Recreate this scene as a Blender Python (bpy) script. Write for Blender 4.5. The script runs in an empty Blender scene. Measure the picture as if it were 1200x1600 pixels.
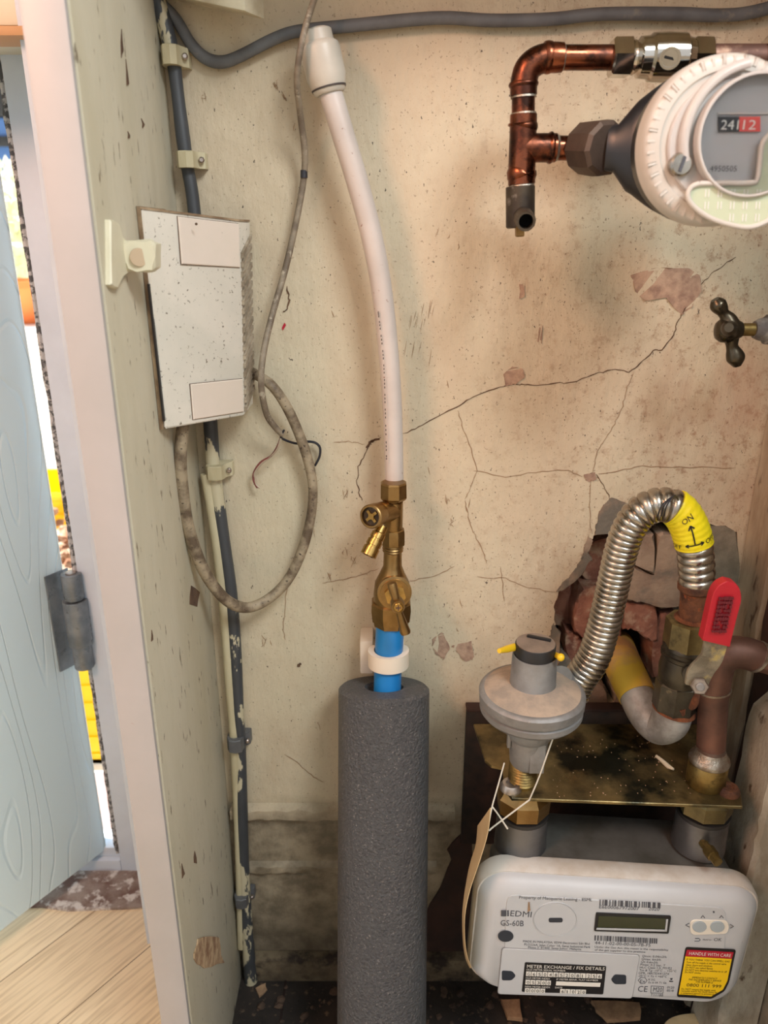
import bpy, bmesh, math, random
from mathutils import Vector as V, Matrix
random.seed(7)
C = bpy.context.scene.collection
pi = math.pi

# ------------------------------------------------------------------ camera, world, lights, exposure
PITCH = math.radians(20.0); F = 1200.0; CZ = 0.92
cam_d = bpy.data.cameras.new('camera'); cam = bpy.data.objects.new('camera', cam_d); C.objects.link(cam)
cam.location = (0, 0, CZ); cam.rotation_euler = (pi/2 - PITCH, 0, 0)
cam_d.sensor_fit = 'VERTICAL'; cam_d.sensor_height = 36; cam_d.lens = 27; cam_d.clip_start = 0.01
cam_d.dof.use_dof = True; cam_d.dof.focus_distance = 0.74; cam_d.dof.aperture_fstop = 7
bpy.context.scene.camera = cam

w = bpy.data.worlds.new('sky'); bpy.context.scene.world = w; w.use_nodes = True
bg = w.node_tree.nodes['Background']; bg.inputs['Color'].default_value = (0.93, 0.97, 1.0, 1); bg.inputs['Strength'].default_value = 1.1

def area(name, loc, target, size, power, col, sy=None):
    d = bpy.data.lights.new(name, 'AREA'); d.energy = power; d.color = col; d.shape = 'RECTANGLE'
    d.size = size; d.size_y = sy or size
    o = bpy.data.objects.new(name, d); C.objects.link(o); o.location = loc
    o.rotation_euler = (V(target)-V(loc)).to_track_quat('-Z', 'Y').to_euler(); return o
area('room_window_light', (0.62, -0.45, 1.95), (0.05, 0.75, 0.75), 0.45, 20.5, (0.93, 0.99, 1.0), 0.4)
area('warm_room_lamp', (-0.72, -0.14, 1.55), (0.25, 0.75, 0.90), 0.30, 10.5, (1.0, 0.49, 0.29))
sun_d = bpy.data.lights.new('sun', 'SUN'); sun_d.energy = 16.0; sun_d.angle = 0.02; sun_d.color = (1, 0.96, 0.9)
sun = bpy.data.objects.new('sun', sun_d); C.objects.link(sun); sun.location = (-3, 4, 5)
sun.rotation_euler = V((0.38, -0.08, -0.92)).to_track_quat('-Z', 'Y').to_euler()
vs = bpy.context.scene.view_settings
vs.view_transform = 'Standard'; vs.look = 'None'; vs.gamma = 1; vs.use_curve_mapping = False; vs.exposure = 0.0

# ------------------------------------------------------------------ helpers
cp, sp_ = math.cos(PITCH), math.sin(PITCH)
def ray(u, v):
    dx, dy = (u-600)/F, (800-v)/F
    return V((dx, cp+dy*sp_, -sp_+dy*cp))
def P(u, v, D):
    """point of the place at horizontal distance D from the camera position"""
    d = ray(u, v); return V((0, 0, CZ)) + d*(D/d.y)
def PZ(u, v, Z):
    d = ray(u, v); return V((0, 0, CZ)) + d*((Z-CZ)/d.z)
def PX(u, v, X):
    d = ray(u, v); return V((0, 0, CZ)) + d*(X/d.x)
def px(u, v, D):            # metres per pixel there
    return D/ray(u, v).y/F
def S(r, g, b):
    f = lambda c: c/12.92 if c <= 0.04045 else ((c+0.055)/1.055)**2.4
    return (f(r/255), f(g/255), f(b/255), 1)

def cat(pts, n=8):
    """catmull-rom through tuples of floats"""
    out = []; L = len(pts); k = len(pts[0])
    for i in range(L-1):
        p0 = pts[max(i-1, 0)]; p1 = pts[i]; p2 = pts[i+1]; p3 = pts[min(i+2, L-1)]
        for j in range(n):
            t = j/n
            out.append(tuple(0.5*((2*p1[a])+(-p0[a]+p2[a])*t+(2*p0[a]-5*p1[a]+4*p2[a]-p3[a])*t*t+(-p0[a]+3*p1[a]-3*p2[a]+p3[a])*t**3) for a in range(k)))
    out.append(tuple(pts[-1])); return out

def frames(pts):
    T = []
    for i in range(len(pts)):
        a = pts[max(i-1, 0)]; b = pts[min(i+1, len(pts)-1)]
        T.append((b-a).normalized())
    n = T[0].orthogonal().normalized(); Ns = [n]
    for i in range(1, len(pts)):
        n = n - T[i]*n.dot(T[i]); n.normalize(); Ns.append(n)
    return T, Ns

class B:
    def __init__(s): s.bm = bmesh.new()
    def ring(s, c, n, b, r, seg, ph=0, r2=None):
        r2 = r2 or r
        return [s.bm.verts.new(c + n*(r*math.cos(ph+2*pi*i/seg)) + b*(r2*math.sin(ph+2*pi*i/seg))) for i in range(seg)]
    def skin(s, rings, capA=True, capB=True):
        for a, b in zip(rings[:-1], rings[1:]):
            k = len(a)
            for i in range(k): s.bm.faces.new((a[i], a[(i+1) % k], b[(i+1) % k], b[i]))
        if capA: s.bm.faces.new(list(reversed(rings[0])))
        if capB: s.bm.faces.new(rings[-1])
        return s
    def tube(s, pts, rad, seg=16, flat=1.0, up=None, caps=True):
        pts = [V(p) for p in pts]; T, Ns = frames(pts)
        if not hasattr(rad, '__len__'): rad = [rad]*len(pts)
        R = []
        for p, t, n, r in zip(pts, T, Ns, rad):
            if up is not None:
                n = (up - t*up.dot(t)).normalized()
            R.append(s.ring(p, n, t.cross(n), r, seg, r2=r*flat))
        return s.skin(R, caps, caps)
    def tubepx(s, lst, n=8, seg=16, **k):
        """lst of (u, v, D, halfwidth in px)"""
        q = cat([tuple(P(a, b, D)) + (h*px(a, b, D),) for a, b, D, h in lst], n)
        return s.tube([x[:3] for x in q], [x[3] for x in q], seg, **k)
    def lathe(s, A, Bp, prof, n=32, ph=0, caps=True):
        A = V(A); Bp = V(Bp); t = (Bp-A); L = t.length; t.normalize(); nn = t.orthogonal().normalized()
        if abs(t.z) > 0.8: nn = (V((0, -1, 0)) + t*t.y).normalized()
        bb = t.cross(nn); R = []
        for q, r in prof: R.append(s.ring(A+t*(q*L), nn, bb, max(r, 1e-5), n, ph))
        return s.skin(R, caps, caps)
    def lathepx(s, a, b, prof, n=32, ph=0):
        A = P(*a); Bp = P(*b); k = (px(*a)+px(*b))/2
        return s.lathe(A, Bp, [(q, r*k) for q, r in prof], n, ph)
    def vl(s, X, Y, prof, n=32, ph=0):
        """upright lathe, prof of (Z, r)"""
        R = [s.ring(V((X, Y, z)), V((0, -1, 0)), V((1, 0, 0)), max(r, 1e-5), n, ph) for z, r in prof]
        return s.skin(R)
    def box(s, a, b, bev=0):
        a = V(a); b = V(b)
        m = bmesh.ops.create_cube(s.bm, size=1)['verts']
        for v in m: v.co = V(((a.x+b.x)/2+v.co.x*(b.x-a.x), (a.y+b.y)/2+v.co.y*(b.y-a.y), (a.z+b.z)/2+v.co.z*(b.z-a.z)))
        if bev:
            es = list({e for v in m for e in v.link_edges}); bmesh.ops.bevel(s.bm, geom=es, offset=bev, segments=2, affect='EDGES', profile=0.6)
        return s
    def obox(s, c, ex, ey, ez, bev=0):
        """box with centre and half-axis vectors"""
        m = bmesh.ops.create_cube(s.bm, size=2)['verts']
        for v in m: q = v.co.copy(); v.co = c + ex*q.x + ey*q.y + ez*q.z
        if bev:
            es = list({e for v in m for e in v.link_edges}); bmesh.ops.bevel(s.bm, geom=es, offset=bev, segments=2, affect='EDGES', profile=0.6)
        return s
    def prism(s, pts, vec, bev=0, seg=1):
        vec = V(vec); a = [s.bm.verts.new(p) for p in pts]; b = [s.bm.verts.new(V(p)+vec) for p in pts]
        n = len(a); fs = [s.bm.faces.new(a), s.bm.faces.new(list(reversed(b)))]
        for i in range(n): fs.append(s.bm.faces.new((a[i], b[i], b[(i+1) % n], a[(i+1) % n])))
        if bev: bmesh.ops.bevel(s.bm, geom=list(fs[0].edges), offset=bev, segments=seg, affect='EDGES')
        return s
    def blob(s, c, r, sub=2, jit=0.2, sc=(1, 1, 1)):
        m = bmesh.ops.create_icosphere(s.bm, subdivisions=sub, radius=r)['verts']
        for v in m: v.co = V(c) + V((v.co.x*sc[0], v.co.y*sc[1], v.co.z*sc[2]))*(1+random.uniform(-jit, jit))
        return s
    def build(s, name, mat, parent=None, smooth=35, origin=None, label=None, cat=None, group=None, kind=None):
        bmesh.ops.remove_doubles(s.bm, verts=s.bm.verts, dist=1e-7)
        bmesh.ops.recalc_face_normals(s.bm, faces=s.bm.faces)
        me = bpy.data.meshes.new(name)
        if parent is not None: off = parent.matrix_basis.translation.copy() if parent.parent is None else parent.parent.location.copy()
        elif origin is not None: off = V(origin)
        else: off = V((0, 0, 0))
        bmesh.ops.translate(s.bm, verts=s.bm.verts, vec=-off)
        s.bm.to_mesh(me); s.bm.free(); me.materials.append(mat)
        if smooth:
            for p in me.polygons: p.use_smooth = True
            me.set_sharp_from_angle(angle=math.radians(smooth))
        o = bpy.data.objects.new(name, me); C.objects.link(o)
        if parent is not None: o.parent = parent
        else: o.location = off
        tag(o, label, cat, group, kind); return o

def tag(o, label=None, cat=None, group=None, kind=None):
    if label: o['label'] = label
    if cat: o['category'] = cat
    if group: o['group'] = group
    if kind: o['kind'] = kind
    return o
def thing(name, loc, label, cat, group=None):
    o = bpy.data.objects.new(name, None); C.objects.link(o); o.location = loc; o.empty_display_size = 0.02
    return tag(o, label, cat, group)

def mat(name, col, col2=None, rough=0.5, metal=0.0, scale=30, lo=0.4, hi=0.62, bump=0.0, bscale=None, col3=None, s3=120, lo3=0.62, hi3=0.68,
        stretch=(1, 1, 1), bdist=.002, ior=None, coat=0, sss=0, rvar=0.0, detail=6):
    m = bpy.data.materials.new(name); m.use_nodes = True; nt = m.node_tree; N = nt.nodes; L = nt.links
    pr = N['Principled BSDF']; pr.inputs['Roughness'].default_value = rough; pr.inputs['Metallic'].default_value = metal
    pr.inputs['Base Color'].default_value = col
    if coat: pr.inputs['Coat Weight'].default_value = coat
    tc = N.new('ShaderNodeTexCoord'); mp = N.new('ShaderNodeMapping'); L.new(tc.outputs['Object'], mp.inputs['Vector']); mp.inputs['Scale'].default_value = stretch
    def noise(sc, det=detail, off=0):
        n = N.new('ShaderNodeTexNoise'); n.inputs['Scale'].default_value = sc; n.inputs['Detail'].default_value = det; n.inputs['Roughness'].default_value = 0.6
        if off:
            m2 = N.new('ShaderNodeMapping'); m2.inputs['Location'].default_value = (off, off*1.7, off*0.3); L.new(mp.outputs[0], m2.inputs['Vector']); L.new(m2.outputs[0], n.inputs['Vector'])
        else: L.new(mp.outputs[0], n.inputs['Vector'])
        return n
    def mask(n, a, b):
        r = N.new('ShaderNodeMapRange'); r.inputs['From Min'].default_value = a; r.inputs['From Max'].default_value = b; r.clamp = True
        L.new(n.outputs['Fac'], r.inputs['Value']); return r
    cur = None
    if col2 is not None:
        k = mask(noise(scale), lo, hi); mx = N.new('ShaderNodeMix'); mx.data_type = 'RGBA'
        L.new(k.outputs[0], mx.inputs['Factor']); mx.inputs['A'].default_value = col; mx.inputs['B'].default_value = col2; cur = mx.outputs['Result']
    if col3 is not None:
        k = mask(noise(s3, 5, 3.1), lo3, hi3); mx = N.new('ShaderNodeMix'); mx.data_type = 'RGBA'
        L.new(k.outputs[0], mx.inputs['Factor'])
        if cur is not None: L.new(cur, mx.inputs['A'])
        else: mx.inputs['A'].default_value = col
        mx.inputs['B'].default_value = col3; cur = mx.outputs['Result']
    if cur is not None: L.new(cur, pr.inputs['Base Color'])
    if rvar:
        k = mask(noise(scale*1.3, 5, 7.7), 0.35, 0.65); a = N.new('ShaderNodeMapRange'); L.new(k.outputs[0], a.inputs['Value'])
        a.inputs['To Min'].default_value = max(rough-rvar, 0.03); a.inputs['To Max'].default_value = min(rough+rvar, 1); L.new(a.outputs[0], pr.inputs['Roughness'])
    if bump:
        bp = N.new('ShaderNodeBump'); bp.inputs['Strength'].default_value = bump; bp.inputs['Distance'].default_value = bdist
        L.new(noise(bscale or scale*4, 6, 1.3).outputs['Fac'], bp.inputs['Height']); L.new(bp.outputs[0], pr.inputs['Normal'])
    m['_p'] = 1
    return m

# ------------------------------------------------------------------ materials
def wall_material():
    m = bpy.data.materials.new('old_cream_painted_plaster'); m.use_nodes = True; nt = m.node_tree; N = nt.nodes; L = nt.links
    pr = N['Principled BSDF']; pr.inputs['Roughness'].default_value = 0.62
    tc = N.new('ShaderNodeTexCoord')
    def mp(sc, lc=(0, 0, 0)):
        q = N.new('ShaderNodeMapping'); q.inputs['Scale'].default_value = sc; q.inputs['Location'].default_value = lc; L.new(tc.outputs['Object'], q.inputs['Vector']); return q
    def noise(sc, st=(1, 1, 1), lc=(0, 0, 0), det=7, ro=0.6):
        n = N.new('ShaderNodeTexNoise'); n.inputs['Scale'].default_value = sc; n.inputs['Detail'].default_value = det; n.inputs['Roughness'].default_value = ro
        L.new(mp(st, lc).outputs[0], n.inputs['Vector']); return n.outputs['Fac']
    def mr(x, a, b, c=0, d=1):
        r = N.new('ShaderNodeMapRange'); r.clamp = True
        for k, v in (('From Min', a), ('From Max', b), ('To Min', c), ('To Max', d)): r.inputs[k].default_value = v
        L.new(x, r.inputs['Value']); return r.outputs[0]
    def mul(a, b, op='MULTIPLY'):
        q = N.new('ShaderNodeMath'); q.operation = op
        for i, x in enumerate((a, b)):
            if isinstance(x, (int, float)): q.inputs[i].default_value = x
            else: L.new(x, q.inputs[i])
        return q.outputs[0]
    def mix(f, a, b):
        q = N.new('ShaderNodeMix'); q.data_type = 'RGBA'; L.new(f, q.inputs['Factor'])
        if isinstance(a, tuple): q.inputs['A'].default_value = a
        else: L.new(a, q.inputs['A'])
        q.inputs['B'].default_value = b; return q.outputs['Result']
    sx = N.new('ShaderNodeSeparateXYZ'); L.new(tc.outputs['Object'], sx.inputs[0]); X, Z = sx.outputs['X'], sx.outputs['Z']
    c = mix(mr(noise(9, (1, 1, .5)), .4, .6), S(200, 188, 163), S(193, 176, 151))
    c = mix(mr(noise(26, lc=(3, 1, 2)), .45, .72, 0, .45), c, S(208, 192, 166))
    # brownish mottled mould, thicker to the right
    right = mr(X, 0.02, 0.30, .10, 1)
    c = mix(mul(mr(noise(95, lc=(5, 5, 5), det=8, ro=.75), .52, .66, 0, .8), right), c, S(150, 118, 92))
    c = mix(mul(mr(noise(300, lc=(1, 9, 5), det=3), .61, .68, 0, .8), mr(X, -.2, .2, .35, .9)), c, S(112, 88, 68))
    c = mix(mr(noise(330, (1, 1, .5), (8, 2, 1), 2), .715, .74, 0, .9), c, S(70, 58, 50))
    c = mix(mr(mul(noise(12, (1, 1, .6), (7, 7, 1)), right), .50, .64, 0, .45), c, S(168, 128, 104))
    # unpainted blockwork near the floor
    zz = mul(Z, mr(noise(18), 0, 1, -.02, .02), 'ADD')
    low = mr(zz, .283, .255)
    rough_c = N.new('ShaderNodeMix'); rough_c.data_type = 'RGBA'; L.new(mr(noise(34, lc=(2, 2, 2)), .4, .62), rough_c.inputs['Factor'])
    rough_c.inputs['A'].default_value = S(158, 144, 122); rough_c.inputs['B'].default_value = S(116, 104, 86)
    q = N.new('ShaderNodeMix'); q.data_type = 'RGBA'; L.new(low, q.inputs['Factor']); L.new(c, q.inputs['A']); L.new(rough_c.outputs['Result'], q.inputs['B']); c = q.outputs['Result']
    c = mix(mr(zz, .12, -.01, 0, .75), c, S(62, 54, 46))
    L.new(c, pr.inputs['Base Color'])
    b1 = N.new('ShaderNodeBump'); b1.inputs['Strength'].default_value = .5; b1.inputs['Distance'].default_value = .002; L.new(noise(130, (1, 1, .35)), b1.inputs['Height'])
    b2 = N.new('ShaderNodeBump'); b2.inputs['Strength'].default_value = .5; b2.inputs['Distance'].default_value = .012; L.new(noise(11, (1, 1, .7)), b2.inputs['Height']); L.new(b1.outputs[0], b2.inputs['Normal'])
    L.new(b2.outputs[0], pr.inputs['Normal'])
    return m
M_wall = wall_material()
M_panel = mat('aged_cream_panel_paint', S(204, 196, 176), S(190, 181, 157), rough=.55, scale=7, bump=.35, bscale=60, col3=S(112, 98, 78), s3=150, lo3=.63, hi3=.69, stretch=(1, 1, .3))
M_edge = mat('pink_white_gloss_edge', S(176, 170, 168), S(168, 163, 160), rough=.4, scale=6, bump=.1, col3=S(160, 130, 124), s3=60, lo3=.74, hi3=.78)
M_white = mat('white_plastic_frame', S(210, 222, 236), S(200, 212, 226), rough=.4, scale=8)
M_cream = mat('cream_gloss_trim', S(228, 222, 198), S(212, 204, 178), rough=.5, scale=9, col3=S(130, 112, 90), s3=40, lo3=.74, hi3=.8)
M_ceil = mat('cream_board', S(196, 184, 156), S(168, 154, 128), rough=.7, scale=14, bump=.3)
M_hall = mat('hall_wall_paint', S(214, 208, 196), rough=.8)
M_brick = mat('broken_red_brick', S(158, 110, 90), S(120, 76, 62), rough=.95, scale=28, bump=.9, bscale=160, col3=S(176, 146, 124), s3=45, lo3=.55, hi3=.66)
M_mort = mat('grey_pink_mortar', S(160, 140, 120), S(132, 110, 94), rough=.95, scale=30, bump=.9, bscale=120, col3=S(110, 104, 94), s3=18, lo3=.5, hi3=.62)
M_hack = mat('grey_patch_mortar', S(140, 132, 116), S(112, 104, 90), rough=.95, scale=36, bump=.9, bscale=90)
M_patch = mat('bare_plaster_patch', S(180, 152, 130), S(146, 118, 102), rough=.9, scale=90, bump=.7, bscale=150)
M_crack = mat('crack_shadow_dirt', S(84, 62, 48), S(110, 84, 64), rough=1, scale=80)
M_hair = mat('hairline_dirt', S(158, 130, 102), S(140, 110, 84), rough=1, scale=80)
M_redbrown = mat('red_brown_damp_and_gap_shade', S(62, 40, 34), S(46, 32, 28), rough=.8, scale=24, bump=.3)  # red-brown of stain and flange, also paints the shade between the uprights
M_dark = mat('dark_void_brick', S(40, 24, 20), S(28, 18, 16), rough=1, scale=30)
M_floor = mat('dark_dirty_floor_boards', S(44, 36, 31), S(28, 23, 21), rough=.85, scale=22, bump=.9, bscale=70, col3=S(92, 74, 60), s3=110, lo3=.6, hi3=.68)
M_timber = mat('weathered_white_painted_timber', S(176, 162, 140), S(142, 124, 104), rough=.85, scale=30, bump=.9, bscale=70, col3=S(82, 62, 48), s3=70, lo3=.6, hi3=.68, stretch=(1, 1, .25))
M_timberw = mat('flaking_white_render_post', S(172, 166, 152), S(140, 132, 116), rough=.9, scale=30, bump=1, bscale=90, col3=S(88, 74, 60), s3=60, lo3=.62, hi3=.7, stretch=(1, 1, .5))
M_batten = mat('painted_batten', S(206, 196, 172), S(178, 164, 138), rough=.7, scale=30, bump=.4, col3=S(80, 66, 50), s3=50, lo3=.66, hi3=.72)
M_greycab = mat('grey_cable_sheath', S(96, 96, 98), S(82, 82, 84), rough=.5, scale=40, col3=S(140, 128, 112), s3=30, lo3=.62, hi3=.75)
M_darkcab = mat('dark_cable_flaked_paint', S(66, 68, 72), S(54, 56, 60), rough=.5, scale=30, col3=S(190, 180, 152), s3=34, lo3=.55, hi3=.565, stretch=(1, 1, .35))
M_creamcab = mat('cable_under_cream_paint', S(196, 186, 156), S(176, 164, 132), rough=.55, scale=30, col3=S(70, 66, 62), s3=30, lo3=.67, hi3=.69, stretch=(1, 1, .3), bump=.2)
M_loop = mat('dirty_brown_white_cable', S(160, 144, 120), S(96, 80, 64), rough=.6, scale=46, lo=.42, hi=.6, col3=S(64, 50, 42), s3=300, lo3=.6, hi3=.68, bump=.2)
M_thin = mat('grimy_grey_thin_cable', S(142, 128, 110), S(104, 90, 76), rough=.6, scale=60, col3=S(170, 158, 140), s3=120, lo3=.58, hi3=.66)
M_blackw = mat('black_wire', S(38, 38, 46), rough=.4)
M_redw = mat('faded_red_wire', S(136, 70, 66), S(110, 60, 60), rough=.5, scale=90)
M_whitew = mat('faded_white_wire', S(176, 160, 140), rough=.5)
M_box = mat('speckled_white_plastic', S(224, 216, 204), S(212, 206, 194), rough=.45, scale=14, col3=S(120, 110, 96), s3=300, lo3=.62, hi3=.68)
M_boxlid = mat('pinkish_white_plastic_lid', S(224, 208, 196), S(218, 204, 190), rough=.4, scale=14, col3=S(120, 104, 90), s3=180, lo3=.73, hi3=.76)
M_boxback = mat('brown_stained_plastic', S(168, 144, 116), S(120, 96, 74), rough=.6, scale=40)
M_vent = mat('dusty_vent_plastic', S(168, 154, 134), S(130, 116, 98), rough=.7, scale=60)
M_black = mat('black_plastic', S(28, 28, 30), S(36, 34, 34), rough=.45, scale=20)
M_blackm = mat('meter_black_body', S(26, 27, 32), S(36, 36, 40), rough=.35, scale=14)
M_wpipe = mat('white_pvc_pipe', S(198, 188, 182), S(186, 176, 170), rough=.35, scale=12, col3=S(140, 104, 88), s3=160, lo3=.68, hi3=.74)
M_wfit = mat('white_pushfit_plastic', S(200, 192, 180), S(186, 178, 166), rough=.4, scale=16)
M_print = mat('grey_print', S(70, 62, 60), rough=.6)
M_brass = mat('dull_brass', S(160, 130, 86), S(134, 106, 66), rough=.38, metal=1, scale=24, bump=.12, bscale=300, rvar=.1)
M_brassb = mat('bright_brass', S(196, 160, 96), S(174, 138, 78), rough=.25, metal=1, scale=30)
M_brassold = mat('tarnished_brass', S(150, 128, 78), S(108, 92, 56), rough=.45, metal=.9, scale=30, bump=.2, col3=S(70, 60, 42), s3=60, lo3=.58, hi3=.7)
M_blue = mat('blue_mdpe_pipe', S(30, 126, 196), S(26, 114, 184), rough=.38, scale=8)
M_clip = mat('white_nylon_clip', S(222, 212, 196), rough=.4)
M_foam = mat('grey_pipe_foam', S(94, 95, 97), S(82, 83, 86), rough=.38, scale=260, bump=1.0, bscale=330, bdist=.006, col3=S(142, 138, 136), s3=420, lo3=.60, hi3=.66)
M_copper = mat('aged_copper', S(132, 76, 54), S(76, 48, 40), rough=.3, metal=1, scale=40, lo=.42, hi=.58, rvar=.14, col3=S(60, 42, 36), s3=70, lo3=.52, hi3=.64)
M_copdull = mat('dull_brown_copper', S(126, 92, 80), S(98, 74, 66), rough=.55, metal=.75, scale=24, rvar=.1, col3=S(170, 140, 120), s3=40, lo3=.62, hi3=.75)
M_solder = mat('solder_silver', S(176, 170, 160), S(140, 124, 108), rough=.4, metal=.9, scale=90, bump=.4)
M_bronze = mat('dark_bronze_nut', S(96, 80, 70), S(74, 60, 54), rough=.55, metal=.6, scale=26, col3=S(130, 92, 66), s3=40, lo3=.6, hi3=.75)
M_olddark = mat('blackened_brass_fitting', S(78, 68, 56), S(56, 48, 42), rough=.5, metal=.6, scale=40, col3=S(130, 122, 112), s3=50, lo3=.62, hi3=.7)
M_hole = mat('pipe_bore_dark', S(16, 14, 12), rough=.9)
M_chrome = mat('chrome', S(212, 206, 198), S(186, 178, 168), rough=.1, metal=1, scale=12, bump=.05, bscale=90)
M_steel = mat('stainless_hose', S(190, 184, 174), S(156, 148, 138), rough=.3, metal=1, scale=24, rvar=.08)
M_port = mat('zinc_port', S(122, 122, 124), S(96, 96, 98), rough=.4, metal=.85, scale=20, rvar=.1)
M_rust = mat('rusted_steel', S(112, 72, 48), S(70, 46, 36), rough=.85, metal=.3, scale=60, bump=.7, col3=S(140, 78, 46), s3=120, lo3=.58, hi3=.66)
M_rustb = mat('orange_rust', S(120, 70, 42), S(84, 50, 34), rough=1, scale=90, bump=1)
M_olive = mat('plated_valve_body', S(142, 128, 88), S(104, 94, 66), rough=.42, metal=.85, scale=26, col3=S(60, 54, 44), s3=44, lo3=.58, hi3=.7)
M_vdark = mat('dark_plated_body', S(88, 84, 74), S(62, 58, 52), rough=.4, metal=.8, scale=30, col3=S(140, 128, 104), s3=60, lo3=.62, hi3=.74)
M_red = mat('red_vinyl_grip', S(180, 30, 46), S(168, 24, 40), rough=.45, scale=12)
M_redmark = mat('dark_worn_print', S(96, 20, 30), rough=.7)
M_galv = mat('galvanised_elbow', S(158, 158, 156), S(128, 126, 124), rough=.55, metal=.3, scale=60, bump=.3, bscale=160)
M_ypipe = mat('yellow_wrapped_pipe', S(196, 160, 50), S(166, 134, 92), rough=.7, scale=20, lo=.40, hi=.60)
M_ytape = mat('yellow_adhesive_tape', S(236, 222, 30), S(222, 204, 24), rough=.4, scale=30, bump=.5, bscale=60)
M_ink = mat('black_ink', S(22, 20, 22), rough=.6)
M_inkg = mat('grey_meter_ink', S(74, 76, 84), rough=.6)
M_reg = mat('cast_zinc_alloy', S(150, 150, 150), S(128, 126, 124), rough=.55, metal=.5, scale=26, bump=.2, bscale=250, col3=S(168, 160, 150), s3=50, lo3=.64, hi3=.72)
M_dust = mat('dusty_zinc_top', S(172, 154, 136), S(148, 136, 124), rough=.8, metal=.1, scale=60, bump=.3, bscale=300, col3=S(210, 200, 186), s3=260, lo3=.72, hi3=.74)
M_dustcap = mat('dusty_black_cap_top', S(128, 112, 98), S(112, 98, 86), rough=.8, scale=60)
M_ypin = mat('yellow_plastic_pin', S(222, 182, 30), rough=.4)
M_plate = mat('grimy_plated_bracket', S(138, 120, 80), S(92, 82, 56), rough=.42, metal=.75, scale=16, lo=.42, hi=.58, rvar=.15, col3=S(40, 40, 30), s3=13, lo3=.50, hi3=.60, bump=.25, bscale=90)
M_bplate = mat('black_bracket_back', S(30, 24, 22), S(58, 40, 34), rough=.6, scale=40, col3=S(92, 84, 78), s3=130, lo3=.72, hi3=.76)
M_gm = mat('light_grey_meter_plastic', S(186, 189, 193), S(178, 181, 185), rough=.45, scale=6)
M_gmd = mat('dusty_meter_rim', S(198, 194, 188), S(176, 164, 150), rough=.6, scale=22, lo=.42, hi=.66, col3=S(120, 106, 92), s3=200, lo3=.7, hi3=.74)
M_gmback = mat('grey_metal_meter_case', S(98, 96, 92), S(76, 74, 68), rough=.55, metal=.3, scale=20)
M_lcd = mat('lcd_screen_off', S(46, 52, 28), S(40, 46, 26), rough=.15, scale=10)
M_btn = mat('blue_grey_buttons', S(160, 170, 176), rough=.4)
M_slot = mat('dark_blue_plug', S(44, 50, 60), rough=.4)
M_lblk = mat('label_black', S(24, 24, 28), rough=.4)
M_lwht = mat('label_white', S(222, 220, 214), rough=.5)
M_lyel = mat('label_yellow', S(238, 198, 20), rough=.45)
M_lred = mat('label_red', S(176, 26, 50), rough=.45)
M_card = mat('buff_card_tag', S(200, 176, 134), S(184, 158, 118), rough=.8, scale=10)
M_string = mat('white_seal_wire', S(206, 202, 190), rough=.5)
M_ring = mat('frosted_white_ring', S(204, 198, 190), S(196, 186, 176), rough=.42, scale=8)
M_lid = mat('greyish_white_meter_lid', S(196, 190, 184), S(188, 180, 176), rough=.38, scale=8)
M_dial = mat('register_dial', S(176, 176, 178), rough=.5)
M_greenp = mat('pale_green_module', S(190, 196, 168), rough=.35)
M_glass = bpy.data.materials.new('clear_register_window'); M_glass.use_nodes = True
_n = M_glass.node_tree; _p = _n.nodes['Principled BSDF']; _p.inputs['Transmission Weight'].default_value = 1.0; _p.inputs['Roughness'].default_value = .08; _p.inputs['IOR'].default_value = 1.2
M_tap = mat('dark_bronze_tap', S(88, 80, 66), S(66, 60, 50), rough=.32, metal=.85, scale=22, rvar=.1)
M_gland = mat('crusted_grey_gland', S(150, 146, 140), S(96, 92, 90), rough=.7, metal=.4, scale=60, bump=.5)
M_hinge = mat('grey_hinge_steel', S(136, 144, 150), S(106, 114, 120), rough=.35, metal=.35, scale=30, rvar=.12)
M_brush = mat('grey_white_brush_pile', S(206, 206, 206), S(96, 98, 100), rough=.9, scale=160, lo=.45, hi=.55, bump=1)
M_stone = mat('worn_stone_sill', S(150, 138, 130), S(112, 88, 80), rough=.9, scale=26, bump=.9, bscale=120, col3=S(208, 204, 200), s3=46, lo3=.52, hi3=.62)
M_bolt = mat('zinc_bolt', S(190, 182, 176), S(150, 136, 128), rough=.35, metal=.9, scale=60)
M_ycrate = mat('yellow_crate_plastic', S(250, 200, 10), rough=.45)
M_pot = mat('terracotta', S(226, 128, 70), rough=.8)
M_leaf = mat('pale_green_leaf', S(228, 234, 196), S(240, 238, 206), rough=.6, scale=20)
M_grav = mat('brown_pebbles', S(150, 112, 88), S(196, 176, 156), rough=.9, scale=30, lo=.45, hi=.6)
M_ground = mat('pale_concrete', S(244, 242, 238), S(232, 228, 222), rough=.9, scale=8)
M_rground = mat('red_grey_path', S(160, 126, 122), S(112, 116, 122), rough=.9, scale=12)
M_carblock = mat('blue_car_block', S(70, 104, 160), rough=.4)
M_debris = mat('brown_rubble', S(84, 66, 54), S(56, 44, 38), rough=.95, scale=50, bump=.6)
M_chip = mat('pale_wood_chip', S(168, 136, 104), S(136, 108, 84), rough=.9, scale=60)
M_paper = mat('cream_torn_board', S(206, 186, 146), S(190, 166, 126), rough=.85, scale=24)
M_worm = mat('peeled_paint_curl', S(196, 184, 160), rough=.8)
M_orange = mat('orange_lintel_paint', S(240, 150, 100), rough=.6)

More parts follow.
